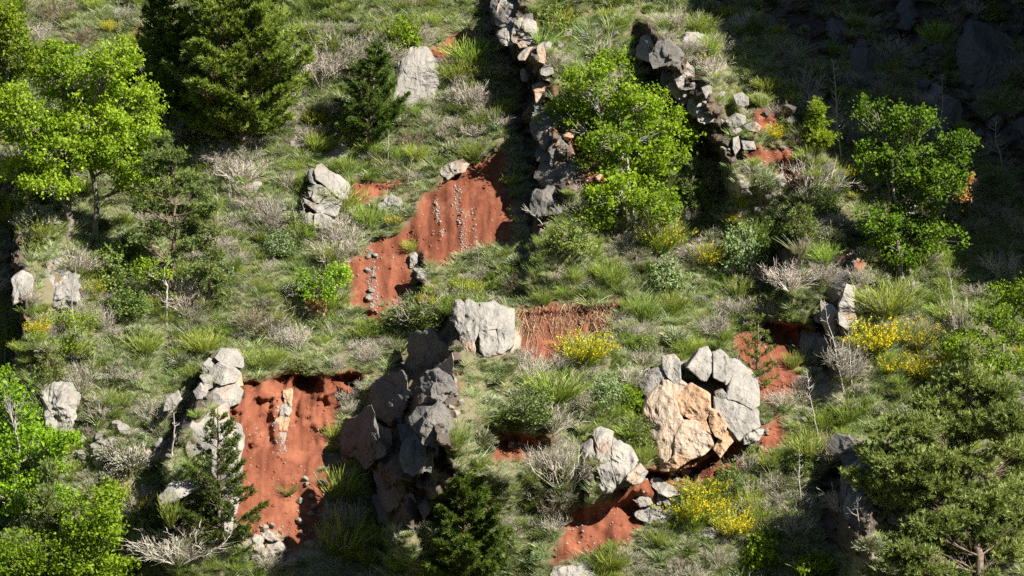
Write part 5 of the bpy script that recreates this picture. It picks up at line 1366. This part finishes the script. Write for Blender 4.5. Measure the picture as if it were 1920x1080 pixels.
# ------------------------------------------------------------------ ground cover nobody could count
def carpet(name, label, meshes, n, seed, size, dens, tall=1.0, lo=(-19.5, -11.5), hi=(20, 11.8)):
    r = np.random.default_rng(seed)
    x = r.uniform(lo[0], hi[0], n); z = r.uniform(lo[1], hi[1], n)
    d = dens(x, z)
    keep = r.random(n) < d
    x, z = x[keep], z[keep]; y = sample(F, x, z)
    me = bpy.data.meshes.new(name); me.vertices.add(len(x)); me.vertices.foreach_set('co', np.stack([x, y, z - 0.02], 1).astype(np.float32).ravel())
    sz = size * np.exp(0.42 * r.normal(size=len(x)))
    a = me.attributes.new('size', 'FLOAT_VECTOR', 'POINT'); a.data.foreach_set('vector', np.stack([sz, sz, sz * tall * r.uniform(0.7, 1.3, len(x))], 1).astype(np.float32).ravel())
    a = me.attributes.new('turn', 'FLOAT_VECTOR', 'POINT'); a.data.foreach_set('vector', np.stack([r.normal(0.12, 0.12, len(x)), r.normal(0, 0.12, len(x)), r.uniform(0, 6.28, len(x))], 1).astype(np.float32).ravel())
    a = me.attributes.new('pick', 'INT', 'POINT'); a.data.foreach_set('value', r.integers(0, len(meshes), len(x)).astype(np.int32))
    o = link(name, me); o['kind'] = 'stuff'; o['label'] = label
    coll = bpy.data.collections.new(name + '_pieces')
    for i, m in enumerate(meshes): coll.objects.link(bpy.data.objects.new(f'{name}_piece', m))
    ng = bpy.data.node_groups.new(name, 'GeometryNodeTree')
    ng.interface.new_socket('Geometry', in_out='INPUT', socket_type='NodeSocketGeometry'); ng.interface.new_socket('Geometry', in_out='OUTPUT', socket_type='NodeSocketGeometry')
    gi = ng.nodes.new('NodeGroupInput'); go = ng.nodes.new('NodeGroupOutput')
    iop = ng.nodes.new('GeometryNodeInstanceOnPoints'); ci = ng.nodes.new('GeometryNodeCollectionInfo')
    ci.inputs['Collection'].default_value = coll; ci.inputs['Separate Children'].default_value = True; ci.inputs['Reset Children'].default_value = True
    def attr(nm, ty):
        k = ng.nodes.new('GeometryNodeInputNamedAttribute'); k.data_type = ty; k.inputs[0].default_value = nm; return k.outputs[0]
    e2r = ng.nodes.new('FunctionNodeEulerToRotation'); ng.links.new(attr('turn', 'FLOAT_VECTOR'), e2r.inputs[0])
    iop.inputs['Pick Instance'].default_value = True
    ng.links.new(gi.outputs[0], iop.inputs['Points']); ng.links.new(ci.outputs[0], iop.inputs['Instance'])
    ng.links.new(attr('pick', 'INT'), iop.inputs['Instance Index']); ng.links.new(e2r.outputs[0], iop.inputs['Rotation']); ng.links.new(attr('size', 'FLOAT_VECTOR'), iop.inputs['Scale'])
    ng.links.new(iop.outputs[0], go.inputs[0])
    md = o.modifiers.new('cover', 'NODES'); md.node_group = ng
    return o

redS = blur(red, 1); solidS = SOLID
def open_ground(x, z):
    i = np.clip(np.searchsorted(GX, x), 0, NX - 1); j = np.clip(np.searchsorted(GZ, z), 0, NZ - 1)
    return np.clip(1 - 1.35 * redS[j, i], 0, 1) * (1 - solidS[j, i]) * np.clip(1 - 1.3 * wall[j, i], 0.02, 1) * (1 - 0.93 * rock[j, i]) * (1 - 0.55 * scree[j, i])
def clumpy(s, k, lo, hi):
    def f(x, z):
        v = fbm(np.stack([x / s, np.full_like(x, k * 7.7), z / s], 1), 3)
        return smooth((v - lo) / (hi - lo)) * open_ground(x, z)
    return f
def tuft_set(mat, n=46, w=0.042): return [make_tuft(900 + k + n, n, 1.0, w).mesh('tuft', [M[mat]]) for k in range(4)]
def cushion_set(mat):
    return [make_cushion(700 + k, 0)[0].mesh('sprig', [M[mat]]) for k in range(3)]
carpet('grass', 'grey green grass growing all over the slope', tuft_set('grass_grey'), 105000, 1, 0.20, lambda x, z: open_ground(x, z) * 0.9, 0.8)
carpet('green_grass', 'fresh green grass in patches', tuft_set('grass'), 40000, 2, 0.20, clumpy(2.2, 1, -0.25, 0.5), 0.9)
carpet('dry_grass', 'straw coloured dry grass in patches', tuft_set('straw', 40, 0.03), 22000, 3, 0.19, clumpy(1.8, 2, -0.05, 0.6), 0.9)
carpet('ground_thyme', 'low grey green ground cover of tiny cushions', cushion_set('thyme'), 26000, 4, 0.30, clumpy(1.3, 3, -0.1, 0.5), 0.9)
carpet('heather', 'low ground cover of dark green sprigs', cushion_set('leafy'), 9000, 5, 0.33, clumpy(1.5, 4, 0.05, 0.6), 1.0)
carpet('mauve_herbs', 'faded mauve low herbs', [make_cushion(740 + k, 0)[0].mesh('herb', [M['mauve']]) for k in range(2)], 6000, 6, 0.20, clumpy(1.6, 5, 0.1, 0.6), 0.8)
carpet('dead_twigs', 'fine dead twigs standing in the grass', [make_dry(760 + k)[0].mesh('twig', [M['dry']]) for k in range(3)], 8500, 7, 0.40, clumpy(1.7, 6, -0.1, 0.5), 0.9)
carpet('young_broom', 'small green broom shoots in the grass', [make_broom(780 + k, 0)[0].mesh('shoot', [M['broom']]) for k in range(3)], 8000, 8, 0.34, clumpy(1.9, 7, -0.15, 0.5), 0.9)
